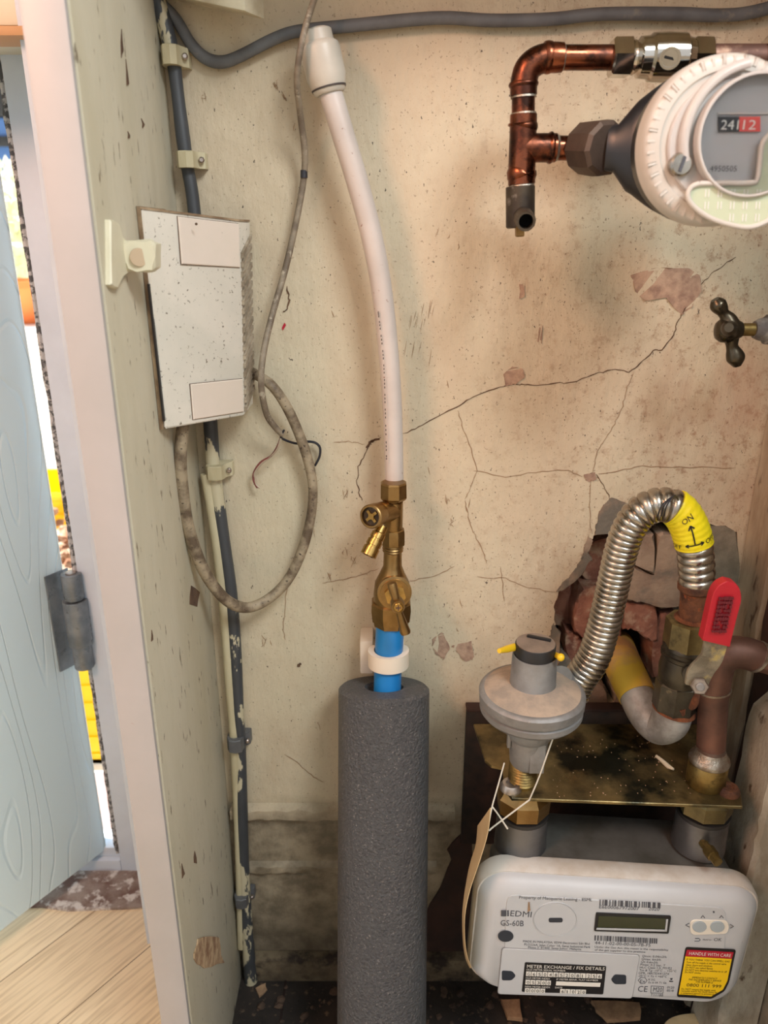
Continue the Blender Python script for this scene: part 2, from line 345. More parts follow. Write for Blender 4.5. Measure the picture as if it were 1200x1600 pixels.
def door_material():
    m = bpy.data.materials.new('pale_blue_woodgrain_door'); m.use_nodes = True; N = m.node_tree.nodes; L = m.node_tree.links
    pr = N['Principled BSDF']; pr.inputs['Base Color'].default_value = S(204, 224, 232); pr.inputs['Roughness'].default_value = .42
    tc = N.new('ShaderNodeTexCoord'); mp = N.new('ShaderNodeMapping'); L.new(tc.outputs['Object'], mp.inputs['Vector'])
    mp.inputs['Rotation'].default_value = (0, 0, math.radians(-57.9)); mp.inputs['Scale'].default_value = (1, 1, .16)
    wv = N.new('ShaderNodeTexNoise'); wv.inputs['Scale'].default_value = 7.5; wv.inputs['Detail'].default_value = 1.2; wv.inputs['Distortion'].default_value = .15
    L.new(mp.outputs[0], wv.inputs['Vector'])
    mu = N.new('ShaderNodeMath'); mu.operation = 'MULTIPLY'; mu.inputs[1].default_value = 54; L.new(wv.outputs['Fac'], mu.inputs[0])
    pp = N.new('ShaderNodeMath'); pp.operation = 'PINGPONG'; pp.inputs[1].default_value = 1; L.new(mu.outputs[0], pp.inputs[0])
    r = N.new('ShaderNodeMapRange'); r.inputs['From Min'].default_value = 0; r.inputs['From Max'].default_value = .16; L.new(pp.outputs[0], r.inputs['Value'])
    bp = N.new('ShaderNodeBump'); bp.inputs['Strength'].default_value = .9; bp.inputs['Distance'].default_value = .001; L.new(r.outputs[0], bp.inputs['Height']); L.new(bp.outputs[0], pr.inputs['Normal'])
    return m
M_door = door_material()

def laminate():
    m = bpy.data.materials.new('pale_oak_laminate'); m.use_nodes = True; N = m.node_tree.nodes; L = m.node_tree.links
    pr = N['Principled BSDF']; pr.inputs['Roughness'].default_value = .42
    tc = N.new('ShaderNodeTexCoord'); mp = N.new('ShaderNodeMapping'); mp.vector_type = 'POINT'
    L.new(tc.outputs['Object'], mp.inputs['Vector']); mp.inputs['Rotation'].default_value = (0, 0, math.radians(-53)); mp.inputs['Location'].default_value = (0, -.0575, 0)
    br = N.new('ShaderNodeTexBrick'); L.new(mp.outputs[0], br.inputs['Vector']); br.inputs['Scale'].default_value = 1
    br.inputs['Brick Width'].default_value = 1.2; br.inputs['Row Height'].default_value = .112; br.inputs['Mortar Size'].default_value = .0007; br.inputs['Mortar Smooth'].default_value = .1
    br.inputs['Color1'].default_value = S(238, 222, 190); br.inputs['Color2'].default_value = S(228, 208, 174); br.inputs['Mortar'].default_value = S(96, 76, 56)
    m2 = N.new('ShaderNodeMapping'); L.new(mp.outputs[0], m2.inputs['Vector']); m2.inputs['Scale'].default_value = (3, 60, 1)
    ns = N.new('ShaderNodeTexNoise'); ns.inputs['Scale'].default_value = 3.5; ns.inputs['Detail'].default_value = 5; L.new(m2.outputs[0], ns.inputs['Vector'])
    r = N.new('ShaderNodeMapRange'); r.inputs['From Min'].default_value = .45; r.inputs['From Max'].default_value = .7; L.new(ns.outputs['Fac'], r.inputs['Value']); r.inputs['To Max'].default_value = .55
    mx = N.new('ShaderNodeMix'); mx.data_type = 'RGBA'; L.new(r.outputs[0], mx.inputs['Factor']); L.new(br.outputs['Color'], mx.inputs['A']); mx.inputs['B'].default_value = S(166, 142, 108)
    L.new(mx.outputs['Result'], pr.inputs['Base Color'])
    bp = N.new('ShaderNodeBump'); bp.inputs['Strength'].default_value = .3; bp.inputs['Distance'].default_value = .0008; L.new(ns.outputs['Fac'], bp.inputs['Height']); L.new(bp.outputs[0], pr.inputs['Normal'])
    return m
M_lam = laminate()

# ------------------------------------------------------------------ text on planes
def text_verts(s, bold=0.0):
    cu = bpy.data.curves.new('t', 'FONT'); cu.body = s; cu.resolution_u = 2
    ob = bpy.data.objects.new('t', cu); C.objects.link(ob)
    dg = bpy.context.evaluated_depsgraph_get(); me = bpy.data.meshes.new_from_object(ob.evaluated_get(dg))
    vs_ = [v.co.copy() for v in me.vertices]; fs = [tuple(p.vertices) for p in me.polygons]
    bpy.data.objects.remove(ob); bpy.data.curves.remove(cu); bpy.data.meshes.remove(me)
    return vs_, fs
def add_text(b, s, O, ex, ez, width, height, bold=0.012, fn=None):
    vs_, fs = text_verts(s, bold)
    if not vs_: return
    x0 = min(v.x for v in vs_); x1 = max(v.x for v in vs_)
    sx = width/(x1-x0); sy = height/0.70
    nv = []
    for v in vs_:
        x = (v.x-x0)*sx; y = v.y*sy
        nv.append(b.bm.verts.new(fn(x, y) if fn else O + ex*x + ez*y))
    for f in fs:
        try: b.bm.faces.new([nv[i] for i in f])
        except ValueError: pass
class Plane:
    def __init__(s, O, ex, ez, n): s.O, s.ex, s.ez, s.n = O, ex, ez, n
    def p(s, u, v, eps=0.0002):
        d = ray(u, v); c = V((0, 0, CZ)); t = (s.O-c).dot(s.n)/d.dot(s.n); return c + d*t + s.n*eps
    def text(s, b, t, u0, v0, u1, v1, h, eps=.0003, bold=.003):
        A = s.p(u0, v0, eps); Bq = s.p(u1, v1, eps); ex = (Bq-A); wd = ex.length; ex.normalize(); ez = ex.cross(s.n)
        if ez.z < 0: ez = -ez
        hh = (s.p(u0, v0-h, eps)-A).length
        add_text(b, t, A, ex, ez, wd, hh, bold)
    def poly(s, b, pts, eps=.0002, th=.0004, bev=0):
        """thin solid label / raised piece outlined in the face plane"""
        b.prism([s.p(u, v, eps+th) for u, v in pts], -s.n*th, bev)
    def rect(s, b, q, **k): s.poly(b, q, **k)
def rrect(pts, r=.15, n=4):
    """round the corners of a pixel quad"""
    out = []; L = len(pts)
    for i in range(L):
        a, b, c = V(pts[i-1]), V(pts[i]), V(pts[(i+1) % L])
        rr = min((a-b).length, (c-b).length)*r if r < 1 else r
        p0 = b+(a-b).normalized()*rr; p2 = b+(c-b).normalized()*rr
        for j in range(n+1):
            t = j/n; out.append(tuple(p0*(1-t)**2+b*2*t*(1-t)+p2*t*t))
    return out

# ================================================================== THE SETTING
WY = 0.75; LX = -0.188; LF = 0.537
# back wall with the broken-out hole
def jag(pts, amp, sub=3):
    out = []
    for i in range(len(pts)):
        a = V(pts[i]); b = V(pts[(i+1) % len(pts)])
        for j in range(sub):
            q = a.lerp(b, j/sub)
            out.append((q.x+random.uniform(-amp, amp), q.y+random.uniform(-amp, amp)))
    return out
hole_px = [(928, 838), (948, 832), (985, 828), (1040, 814), (1110, 820), (1152, 832), (1150, 930), (1135, 1040), (1110, 1112), (1000, 1116), (900, 1112), (872, 1050), (862, 996), (868, 976), (865, 948), (873, 922), (896, 900), (912, 878), (917, 858)]
hole_j = jag(hole_px, 1.6, 4)
b = B(); outer = [V((-.30, WY, -.03)), V((.46, WY, -.03)), V((.46, WY, 1.22)), V((-.30, WY, 1.22))]
ov = [b.bm.verts.new(p) for p in outer]; hv = [b.bm.verts.new(P(u, v, WY)) for u, v in hole_j]
es = [b.bm.edges.new((l[i], l[(i+1) % len(l)])) for l in (ov, hv) for i in range(len(l))]
bmesh.ops.triangle_fill(b.bm, edges=es, use_beauty=True, use_dissolve=False)
hb = [b.bm.verts.new(v.co + V((random.uniform(-.002, .002), .066, random.uniform(-.002, .002)))) for v in hv]
for i in range(len(hv)): b.bm.faces.new((hv[i], hv[(i+1) % len(hv)], hb[(i+1) % len(hb)], hb[i]))
ob_ = [b.bm.verts.new(v.co + V((0, .02, 0))) for v in ov]
for i in range(4): b.bm.faces.new((ov[i], ov[(i+1) % 4], ob_[(i+1) % 4], ob_[i]))
wall = b.build('wall_back', M_wall, kind='structure', smooth=30)

# brickwork behind the hole
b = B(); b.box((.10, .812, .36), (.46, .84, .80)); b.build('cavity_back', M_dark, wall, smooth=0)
def chunk(b, pts, D, depth=.05, amp=1.2, bev=.0025):
    q = jag(pts, amp, 3); b.prism([P(u, v, D) + V((0, random.uniform(-.0012, .0012), 0)) for u, v in q], (0, depth, 0), bev)
b = B()
chunk(b, [(918, 846), (962, 838), (968, 905), (914, 908), (910, 880)], .788)
chunk(b, [(862, 928), (892, 914), (900, 975), (862, 980)], .798)
chunk(b, [(910, 918), (968, 913), (972, 1000), (930, 1010), (898, 988), (896, 955)], .770)
chunk(b, [(884, 985), (898, 992), (918, 1010), (930, 1040), (905, 1046), (882, 1020)], .774)
chunk(b, [(976, 944), (1026, 944), (1030, 1002), (1012, 1000), (992, 982), (974, 985)], .764)
chunk(b, [(1016, 1010), (1032, 960), (1060, 955), (1062, 1060), (1020, 1060)], .768)
b.build('broken_brick', M_brick, wall, smooth=25)
b = B()
chunk(b, [(968, 842), (1022, 836), (1024, 900), (1000, 884), (968, 880)], .756, .05, 2.4)
chunk(b, [(1026, 834), (1066, 836), (1072, 945), (1034, 950), (1002, 940), (976, 940), (968, 884), (998, 888), (1026, 904)], .758, .05, 2.6)
chunk(b, [(868, 1030), (884, 1022), (905, 1050), (945, 1070), (950, 1112), (870, 1112)], .766)
chunk(b, [(960, 1085), (1120, 1062), (1122, 1125), (960, 1122)], .770)
b.build('loose_mortar', M_mort, wall, smooth=25)
b = B()
chunk(b, [(1060, 822), (1110, 816), (1156, 830), (1150, 1000), (1128, 1090), (1062, 1080), (1066, 960), (1076, 945)], .7485, .05, 4.0)
b.build('patch_mortar', M_hack, wall, smooth=25)
# broken plaster lips round the hole
b = B()
for pts in ([(917, 862), (925, 872), (905, 905), (880, 922), (868, 925), (893, 897)], [(866, 975), (876, 990), (874, 1040), (852, 1034), (848, 1012), (860, 996)], [(930, 836), (936, 800), (955, 776), (985, 790), (975, 832)], [(918, 838), (926, 846), (916, 870), (908, 876)]):
    chunk(b, jag(pts, 1.6, 3), .7488, .004, 1.4, .0008)
b.build('bare_plaster_edge', M_mort, wall, smooth=25)
b = B()
for pts in ([(985, 430), (1030, 418), (1075, 420), (1094, 430), (1096, 455), (1080, 480), (1066, 492), (1052, 480), (1040, 466), (1010, 470), (994, 458)], [(786, 585), (800, 573), (818, 576), (820, 590), (806, 600), (790, 604)], [(812, 444), (820, 446), (820, 464), (812, 466)],
            [(912, 742), (930, 738), (932, 750), (918, 754)], [(842, 1180), (862, 1174), (866, 1190)], [(675, 1000), (690, 988), (704, 1012), (694, 1030), (680, 1022)], [(706, 1010), (736, 1002), (742, 1028), (728, 1036)], [(842, 506), (848, 510), (846, 536), (841, 534)]):
    chunk(b, jag(pts, .8, 2), .7493, .002, .5, 0)
b.build('chipped_patch', M_patch, wall, smooth=20)

def ribbon(b, pts, wpx, D=.7494, jit=1.3, sub=5):
    q = []
    for i in range(len(pts)-1):
        a, c = V(pts[i]), V(pts[i+1])
        for j in range(sub): p = a.lerp(c, j/sub); q.append((p.x+random.uniform(-jit, jit), p.y+random.uniform(-jit, jit)))
    q.append(pts[-1]); L = []; R = []
    for i, (u, v) in enumerate(q):
        a = V(q[max(i-1, 0)]); c = V(q[min(i+1, len(q)-1)]); t = (c-a).normalized(); n = V((-t.y, t.x))
        wv = wpx*random.uniform(.4, 1.0)*(0.35 if i in (0, len(q)-1) else 1)/2
        L.append(b.bm.verts.new(P(u+n.x*wv, v+n.y*wv, D))); R.append(b.bm.verts.new(P(u-n.x*wv, v-n.y*wv, D)))
    for i in range(len(q)-1): b.bm.faces.new((L[i], L[i+1], R[i+1], R[i]))
b = B()
ribbon(b, [(630, 678), (660, 664), (712, 636), (740, 620), (782, 604), (806, 600), (830, 602), (870, 598), (896, 598), (930, 584), (962, 577), (984, 582), (1004, 564), (1022, 548), (1034, 546), (1052, 524), (1060, 500), (1072, 480)], 2.0)
ribbon(b, [(1095, 446), (1112, 428), (1136, 410), (1150, 402)], 1.6)
ribbon(b, [(1057, 466), (1066, 458), (1077, 448)], 4)
ribbon(b, [(594, 684), (580, 690), (572, 704), (560, 730), (558, 752), (562, 775), (566, 782)], 1.8)
ribbon(b, [(594, 686), (578, 690), (572, 700)], 5)
ribbon(b, [(448, 448), (452, 470), (449, 484), (442, 488)], 3.2)
ribbon(b, [(932, 742), (944, 760), (952, 778)], 1.6)
ribbon(b, [(465, 1042), (470, 1036)], 6, jit=.3)
ribbon(b, [(476, 1263), (492, 1261)], 5, jit=.3)
b.build('crack', M_crack, wall, smooth=0)
b = B()
for pl in ([(990, 584), (978, 610), (972, 640), (960, 662), (944, 690), (934, 705), (926, 738)], [(923, 748), (921, 790), (924, 830)], [(715, 640), (722, 665), (736, 700), (746, 735), (736, 760), (726, 780)],
           [(726, 782), (732, 808), (742, 836), (758, 868), (760, 880)], [(745, 902), (790, 904), (825, 918), (868, 925)], [(783, 888), (786, 912), (788, 940)], [(936, 740), (970, 735), (1005, 728), (1060, 730), (1150, 731)],
           [(740, 735), (790, 745), (848, 736), (888, 735), (910, 745)], [(445, 1178), (468, 1195), (490, 1215), (506, 1222)], [(502, 912), (530, 906), (560, 900), (592, 888)], [(640, 908), (680, 900), (710, 885)],
           [(450, 905), (446, 940), (442, 980), (446, 1000)], [(520, 690), (545, 690), (570, 694)], [(1128, 680), (1134, 690)]):
    ribbon(b, pl, 1.3)
for i in range(26):
    u = random.choice([random.uniform(380, 560), random.uniform(650, 740)]); v = random.uniform(60, 1230)
    ribbon(b, [(u, v), (u+random.uniform(-5, 5), v+random.uniform(5, 16))], 1.4, sub=2)
for i in range(16):
    u = random.uniform(630, 665)+i*1.6; v = random.uniform(480, 560)-i
    ribbon(b, [(u, v), (u-4, v+random.uniform(14, 30))], .9, sub=2, jit=.3)
for u, v in ((540, 770), (538, 860), (552, 876), (515, 900), (700, 780), (706, 812), (742, 1190), (430, 130), (445, 150), (318, 150), (412, 1000)):
    for k in range(5): ribbon(b, [(u+random.uniform(-5, 5), v+random.uniform(-8, 8)), (u+random.uniform(-5, 5), v+random.uniform(-2, 12))], 1.2, sub=2, jit=.8)
b.build('hairline_crack', M_hair, wall, smooth=0)
b = B(); b.prism([P(u, v, .7492) for u, v in jag([(445, 504), (447, 508), (442, 517), (440, 513)], .5, 2)], (0, .0006, 0)); b.build('red_paint_fleck', M_lred, wall, smooth=0)
# ledges and stain at the foot of the wall
b = B()
for z0, z1, d, x0, x1 in ((.257, .270, .010, -.184, .085), (.172, .181, .006, -.184, .065)):
    pts = [V((x, WY-d+random.uniform(-.002, .001), z1+random.uniform(-.002, .002))) for x in [x0+(x1-x0)*i/24 for i in range(25)]]
    lo_ = [V((p.x, WY-d+random.uniform(-.002, .001), z0+random.uniform(-.002, .002))) for p in pts]
    for i in range(24):
        f = [b.bm.verts.new(q) for q in (lo_[i], lo_[i+1], pts[i+1], pts[i])]; b.bm.faces.new(f)
        t = [b.bm.verts.new(q) for q in (pts[i], pts[i+1], V((pts[i+1].x, WY, z1+.004)), V((pts[i].x, WY, z1+.004)))]; b.bm.faces.new(t)
        t = [b.bm.verts.new(q) for q in (lo_[i], lo_[i+1], V((lo_[i+1].x, WY, z0-.003)), V((lo_[i].x, WY, z0-.003)))]; b.bm.faces.new(t)
b.build('mortar_ledge', M_wall, wall, smooth=50)
b = B(); b.prism([P(u, v, .7475) for u, v in jag([(737, 1290), (738, 1512), (652, 1512), (664, 1430), (690, 1385), (704, 1345), (700, 1328), (722, 1300)], 1.5, 3)], (0, .002, 0))
b.build('damp_stain', M_redbrown, wall, smooth=0)
b = B(); b.box((-.182, WY-.016, -.002), (.46, WY, .036), .002)
b.build('baseboard_back', mat('stained_skirting', S(120, 106, 84), S(84, 72, 58), rough=.9, scale=26, bump=.6, col3=S(50, 40, 34), s3=20, lo3=.5, hi3=.6), kind='structure')

# left side panel of the cupboard
b = B(); b.box((LX-.029, LF, -.01), (LX, WY+.02, 1.24), .002)
left = b.build('wall_left', M_panel, kind='structure', smooth=20)
b = B(); b.box((LX-.0292, LF-.006, -.01), (LX-.001, LF-.0002, 1.24), .0028)
b.build('front_edge', M_edge, left)
# torn paint and chips on the panel
b = B()
def panel_mark(b, pts, th=.0006, amp=1.0):
    b.prism([PX(u, v, LX+th) for u, v in jag(pts, amp, 2)], (-th*.9, 0, 0))
for pts in ([(190, 45), (194, 80), (190, 90)], [(197, 92), (203, 132), (198, 134)], [(222, 185), (226, 195), (223, 200)], [(285, 1350), (290, 1365), (285, 1372)], [(305, 1330), (308, 1350), (303, 1348)], [(300, 915), (312, 925), (308, 948), (296, 945)], [(238, 985), (240, 1000), (237, 1002)], [(201, 205), (204, 216), (200, 216)]):
    panel_mark(b, pts)
b.build('paint_chip', M_crack, left, smooth=0)
b = B(); b.prism([PX(u, v, LX+.0012) for u, v in jag([(308, 1466), (342, 1464), (350, 1506), (320, 1512), (304, 1500)], 2, 3)], (-.001, 0, 0), .0003)
b.build('bare_wood_patch', mat('gouged_bare_patch', S(206, 176, 140), S(150, 112, 84), rough=.9, scale=70, bump=.8), left, smooth=20)

# right side: wall and old uprights
b = B(); b.box((.415, .28, -.01), (.44, .77, 1.24)); b.build('wall_right', M_hack, kind='structure')  # unseen front end lengthened to shade the right of the back wall
def rough_post(name, x0, x1, y0, y1, z0, z1, m, lab=None, cut=0):
    b = B(); n = 40; R = []
    for i in range(n+1):
        z = z0+(z1-z0)*i/n; j = lambda: random.uniform(-.0013, .0013)+cut*max(0, (z-(z1-.03))/.03)
        R.append([b.bm.verts.new(V(p)) for p in ((x0+j(), y1, z), (x0+.002+j(), y0+.004+j(), z), (x0+.006+j(), y0+j(), z), (x1, y0, z), (x1, y1, z))])
    b.skin(R); return b.build(name, m, kind='structure', smooth=25, label=lab)
rough_post('trim_1', .381, .41, .722, .749, -.005, .97, M_timber, 'weathered timber upright against the back wall, right of the steel hose')
rough_post('trim_2', .3805, .412, .698, .720, -.005, .78, M_timber, 'paler upright behind the red lever and copper elbow')
rough_post('trim_3', .369, .413, .605, .66, -.005, .50, M_timberw, 'flaking white post at the right of the gas meter', .022)
rough_post('trim_9', .385, .412,   .664, .694, .0, 1.0, M_redbrown, 'dark block filling the gap between the uprights in place of its shade')  # dark block painted as the shade in the gap, no timber there

# floors
b = B(); b.box((LX, .30, -.03), (.44, .77, 0.0)); fl = b.build('floor', M_floor, kind='structure')
b = B()
for X in (-.13, .02, .17, .30): b.box((X, .45, .0), (X+.003, .748, .0012))
b.build('board_joint', M_dark, fl, smooth=0)
b = B(); b.box((-1.6, -1.2, -.03), (LX-.0292, .85, 0)); b.box((LX-.03, -1.2, -.03), (1.2, .30, 0)); b.build('floor_hall', M_lam, kind='structure')
b = B(); n = 30
pts = [V((-1.4, .851, .004))]+[V((-1.4+(1.18)*i/n, .846+random.uniform(-.003, .004), .004)) for i in range(n+1)]+[V((-.22, .915, .004)), V((-1.4, .915, .004))]
b.prism([p for p in pts], (0, 0, -.03)); b.build('trim_4', M_stone, kind='structure', label='worn stone threshold under the door')
# ceiling shelf
b = B(); b.box((-.22, .56, 1.19), (.44, .77, 1.21)); b.build('ceiling', M_ceil, kind='structure')
# outer wall of the hall, with the doorway
b = B(); b.box((-.326, .79, -.01), (-.217, .97, 2.4), .001); b.build('wall_outer', M_white, kind='structure')
b = B(); b.box((-.22, .845, -.01), (1.6, .97, 2.4)); b.build('wall_rear', M_hall, kind='structure')
b = B(); b.box((-3.0, -1.3, 2.40), (2.4, .97, 2.44)); b.build('ceiling_hall_sun_block', M_hall, kind='structure')  # unseen, added to keep the sun off the hall floor
b = B(); b.box((-2.2, -1.25, -.01), (1.6, -1.2, .95)); b.build('wall_low_light_block', M_hall, kind='structure')  # unseen low wall, added to block sky light from behind the camera
b = B(); b.box((-2.2, .79, -.01), (-1.25, .97, 2.4)); b.build('wall_far', M_hall, kind='structure')
# door frame
FY = .92
b = B()
b.box((-.403, FY, -.006), (-.3255, FY+.05, 1.16), .002)
b.box((-1.25, FY, -.006), (-.403, FY+.06, .018), .003); b.box((-1.25, FY+.01, .016), (-.403, FY+.05, .034), .003)
fr = b.build('trim_5', M_white, kind='structure', label='white door frame with sill')
b = B(); b.tube([V((-.4065+random.uniform(-.0007, .0007), FY+.004+random.uniform(-.0008, .0008), z/60*1.14+.03)) for z in range(61)], [random.uniform(.0024, .0042) for z in range(61)], 6)
b.build('brush_strip', M_brush, fr)
b = B(); b.box((-1.25, .80, 1.095), (-.24, .96, 1.16), .003); b.build('trim_6', M_cream, kind='structure', label='cream lintel over the door')
b = B(); b.box((-1.25, .775, 1.082), (-.24, .82, 1.090), .002); b.build('trim_7', mat('brown_lintel_edge', S(196, 152, 108), rough=.6), kind='structure')
b = B(); b.box((-1.25, .77, 1.163), (-.24, .96, 1.24)); b.build('trim_8', M_orange, kind='structure')
b = B(); b.box((-1.25, .79, 1.24), (-.22, .97, 2.4)); b.build('wall_over_door', M_hall, kind='structure')

# open door
H0 = V((-.428, .933, .03)); dd = V((-.532, -.847, 0)); dn = V((.847, -.532, 0))
b = B(); b.obox(H0 + dd*.36 - dn*.022 + V((0, 0, .53)), dd*.36, dn*.022, V((0, 0, .53)), .0012)
door = b.build('door_1', M_door, kind='structure', label='pale blue woodgrain door standing ajar')
b = B()
hc = P(113, 965, .925)
ha = P(105, 900, .922); hz = lambda v: P(113, v, .922).z
X0, Y0 = -.418, .915
Zt, Zb = P(110, 895, Y0).z, P(125, 1042, Y0).z
zz = [Zt, Zt-(Zt-Zb)*.27, Zt-(Zt-Zb)*.75, Zb]
X0 = P(121, 965, Y0).x
for i, r in ((0, .0125), (1, .0155), (2, .0125)):
    b.vl(X0, Y0, [(zz[i]-.0008, r), (zz[i]-.0016, r+.0004), (zz[i+1]+.0016, r+.0004), (zz[i+1]+.0008, r)], 24)
b.build('hinge_barrel', M_hinge, door)
b = B(); hp = H0.copy(); hp.z = (Zt+Zb)/2-.004
b.obox(hp + dd*.010 + dn*.0012, dd*.017, dn*.0010, V((0, 0, (Zt-Zb)/2)), .0004); b.build('hinge_leaf', M_hinge, door)
b = B(); b.vl(X0, Y0, [(Zt-.001, .0068), (Zt+.0008, .0068), (Zt+.0012, .005)], 20); b.build('hinge_pin', M_bolt, door)

# timber batten at the top left
b = B(); A = P(262, -22, .735); Bq = P(398, 6, .70)
ax = (Bq-A)/2; b.obox((A+Bq)/2, ax, V((-ax.y, ax.x, 0)).normalized()*.014, V((0, 0, .008)), .002)
b.build('timber_batten', M_batten, origin=(A+Bq)/2, label='short cream painted timber batten high on the wall, above the grey cable', cat='batten')

# ================================================================== CABLES
def cable(name, lst, m, label, cat_='cable', n=8, seg=14, flat=1.0, up=None, group=None):
    b = B(); b.tubepx(lst, n, seg, flat=flat, up=up); o0 = P(*lst[-1][:3])
    return b.build(name, m, origin=o0, label=label, cat=cat_, group=group, smooth=60)
cable('electric_cable', [(238, -25, .735, 9), (252, 4, .738, 9), (275, 30, .741, 9), (298, 68, .742, 9), (320, 90, .742, 9.5), (345, 97, .742, 9.5), (372, 89, .742, 9), (430, 60, .741, 9), (470, 48, .741, 9), (540, 41, .741, 9.5), (640, 31, .741, 9.5), (700, 28, .741, 9.5), (770, 32, .741, 9.5), (860, 30, .741, 9.5), (940, 22, .741, 9.5), (1060, 22, .741, 10), (1120, 24, .741, 9.5), (1170, 20, .741, 9.5), (1240, 2, .741, 9.5)],
      M_greycab, 'flat grey cable running across the top of the wall', flat=.55, up=V((0, 0, 1)))
# thin cable with bared wires
t = thing('thin_cable', P(408, 600, .70), 'thin grimy cable hanging from above with bared wires at its end', 'cable')
b = B(); b.tubepx([(500, -25, .715, 5), (490, 2, .71, 5), (478, 40, .695, 5), (468, 85, .692, 5), (464, 130, .70, 5), (470, 185, .72, 5), (476, 235, .73, 5.2), (475, 275, .735, 5), (464, 340, .735, 5), (446, 420, .73, 5), (426, 490, .72, 5), (412, 550, .705, 5), (408, 600, .70, 5), (416, 645, .71, 5), (428, 665, .718, 5), (441, 679, .725, 4.5)], 10, 12)
b.build('sheath', M_thin, t)
b = B(); b.tubepx([(444, 672, .722, 1.6), (439, 683, .725, 2), (452, 690, .733, 2), (466, 693, .738, 2), (480, 690, .741, 2), (493, 692, .741, 2), (500, 700, .741, 2), (499, 714, .741, 2), (492, 728, .741, 1.8)], 8, 8); b.build('black_wire', M_blackw, t)
for m, o in ((M_redw, 0), (M_whitew, 3.2)):
    b = B(); b.tubepx([(440, 680, .725, 1.9), (434, 697+o, .728, 1.9), (424, 712, .732, 1.9), (408, 722+o, .735, 1.9), (398, 736+o, .737, 1.9), (396+o, 748, .738, 1.9), (400, 757, .738, 2.6), (403+o, 762, .738, 2.4)], 8, 8); b.build('bare_wire', m, t)
b = B(); b.tubepx([(475, 266, .7345, 5.6), (475, 278, .7345, 5.8)], 2, 12); b.build('dark_nick', M_blackw, t)
# looped cable
cable('looped_cable', [(384, 578, .744, 8), (398, 584, .735, 8), (425, 603, .722, 8), (448, 636, .725, 8), (468, 680, .729, 8), (482, 722, .732, 8), (489, 765, .733, 7.5), (485, 812, .733, 7.5), (472, 860, .731, 8), (451, 904, .728, 8), (422, 934, .722, 8), (390, 949, .712, 8.5), (362, 943, .70, 9), (337, 920, .69, 9), (313, 880, .68, 9.5), (294, 822, .672, 9.5), (285, 765, .668, 10), (282, 712, .665, 10), (287, 655, .664, 10)],
      M_loop, 'thick grimy cable looping down from the vented box and back', n=12)
# corner cables
cable('corner_cable', [(236, -30, .735, 12), (249, 8, .737, 12), (262, 55, .737, 12), (271, 95, .737, 11), (278, 150, .737, 10), (286, 215, .737, 11), (293, 262, .737, 10), (303, 325, .737, 10), (318, 500, .737, 10), (329, 665, .737, 11), (334, 735, .737, 11), (350, 850, .737, 10), (361, 930, .737, 10), (368, 1030, .737, 10), (372, 1110, .737, 9), (375, 1160, .737, 9), (377, 1260, .737, 10), (380, 1340, .737, 9), (384, 1420, .737, 9), (391, 1520, .735, 10), (398, 1580, .732, 10)],
      M_darkcab, 'dark grey cable with flaking cream paint down the left corner, right of its cream twin', n=6)
cable('corner_cable', [(322, 740, .735, 9), (330, 790, .735, 8), (339, 850, .735, 8), (347, 920, .735, 8), (354, 1000, .735, 7.5), (359, 1070, .735, 7.5), (363, 1120, .735, 7), (367, 1160, .735, 8), (370, 1240, .735, 7), (373, 1330, .735, 6), (377, 1480, .735, 6)],
      M_creamcab, 'cream painted cable tucked into the left corner beside the dark grey one', n=6)
clips = [(296, 250, 18, 12, 'saddle clip under thick paint on the corner cable above the vented box', M_creamcab), (340, 735, 17, 11, 'cream painted saddle clip on the corner cable just below the vented box', M_creamcab), (371, 1158, 15, 11, 'grey saddle clip on the corner cables near mid height of the lower wall', M_greycab), (380, 1402, 13, 9, 'lowest saddle clip on the corner cable near the floor', M_greycab), (271, 88, 17, 14, 'paint-clogged saddle clip on the corner cable near the ceiling', M_creamcab)]
for u, v, w_, h_, lab, m in clips:
    b = B(); k = px(u, v, .73); c = P(u, v, .735); w2 = w_*k; h2 = h_*k
    prof = [(-w2, .012), (-w2, -.004), (-w2*.7, -.0105), (0, -.012), (w2*.55, -.0095), (w2*.8, 0.002), (w2*1.25, .006), (w2*1.3, .0145), (w2*.5, .0145)]
    b.prism([c + V((x, y, h2)) for x, y in prof], (0, 0, -2*h2), .0008)
    o = b.build('cable_clip', m, origin=c, label=lab, cat='cable clip', group='saddle clips along the corner cables')
    b = B(); b.lathe(c+V((w2*1.02, .002, 0)), c+V((w2*1.08, -.001, 0)), [(0, .0026), (1, .0026), (1.3, .0015)], 12); b.build('nail', M_bolt, o)

# peg block on the left panel
cpk = PX(212, 402, LX+.006)
t = thing('latch_block', cpk, 'broken cream block with a round plug stuck on the left panel beside the vented box', 'latch')
PKD = .575
b = B(); b.prism([P(u, v, PKD+random.uniform(-.001, .001)) for u, v in jag([(188, 376), (226, 374), (242, 382), (243, 418), (232, 427), (196, 424)], 1, 2)], (0, .016, 0), .002)
b.prism([PX(u, v, LX+.004) for u, v in jag([(174, 342), (186, 348), (192, 372), (206, 380), (206, 424), (192, 430), (184, 452), (174, 444)], 1.6, 2)], (-.004, 0, 0), .001); b.build('torn_paint_body', M_cream, t, smooth=25)
b = B(); b.lathe(P(217, 402, PKD), P(217, 402, PKD-.0012), [(0, 14*px(217, 402, PKD)), (1, 13.5*px(217, 402, PKD))], 24); b.build('round_plug', mat('brown_plug', S(186, 162, 134), rough=.6), t)

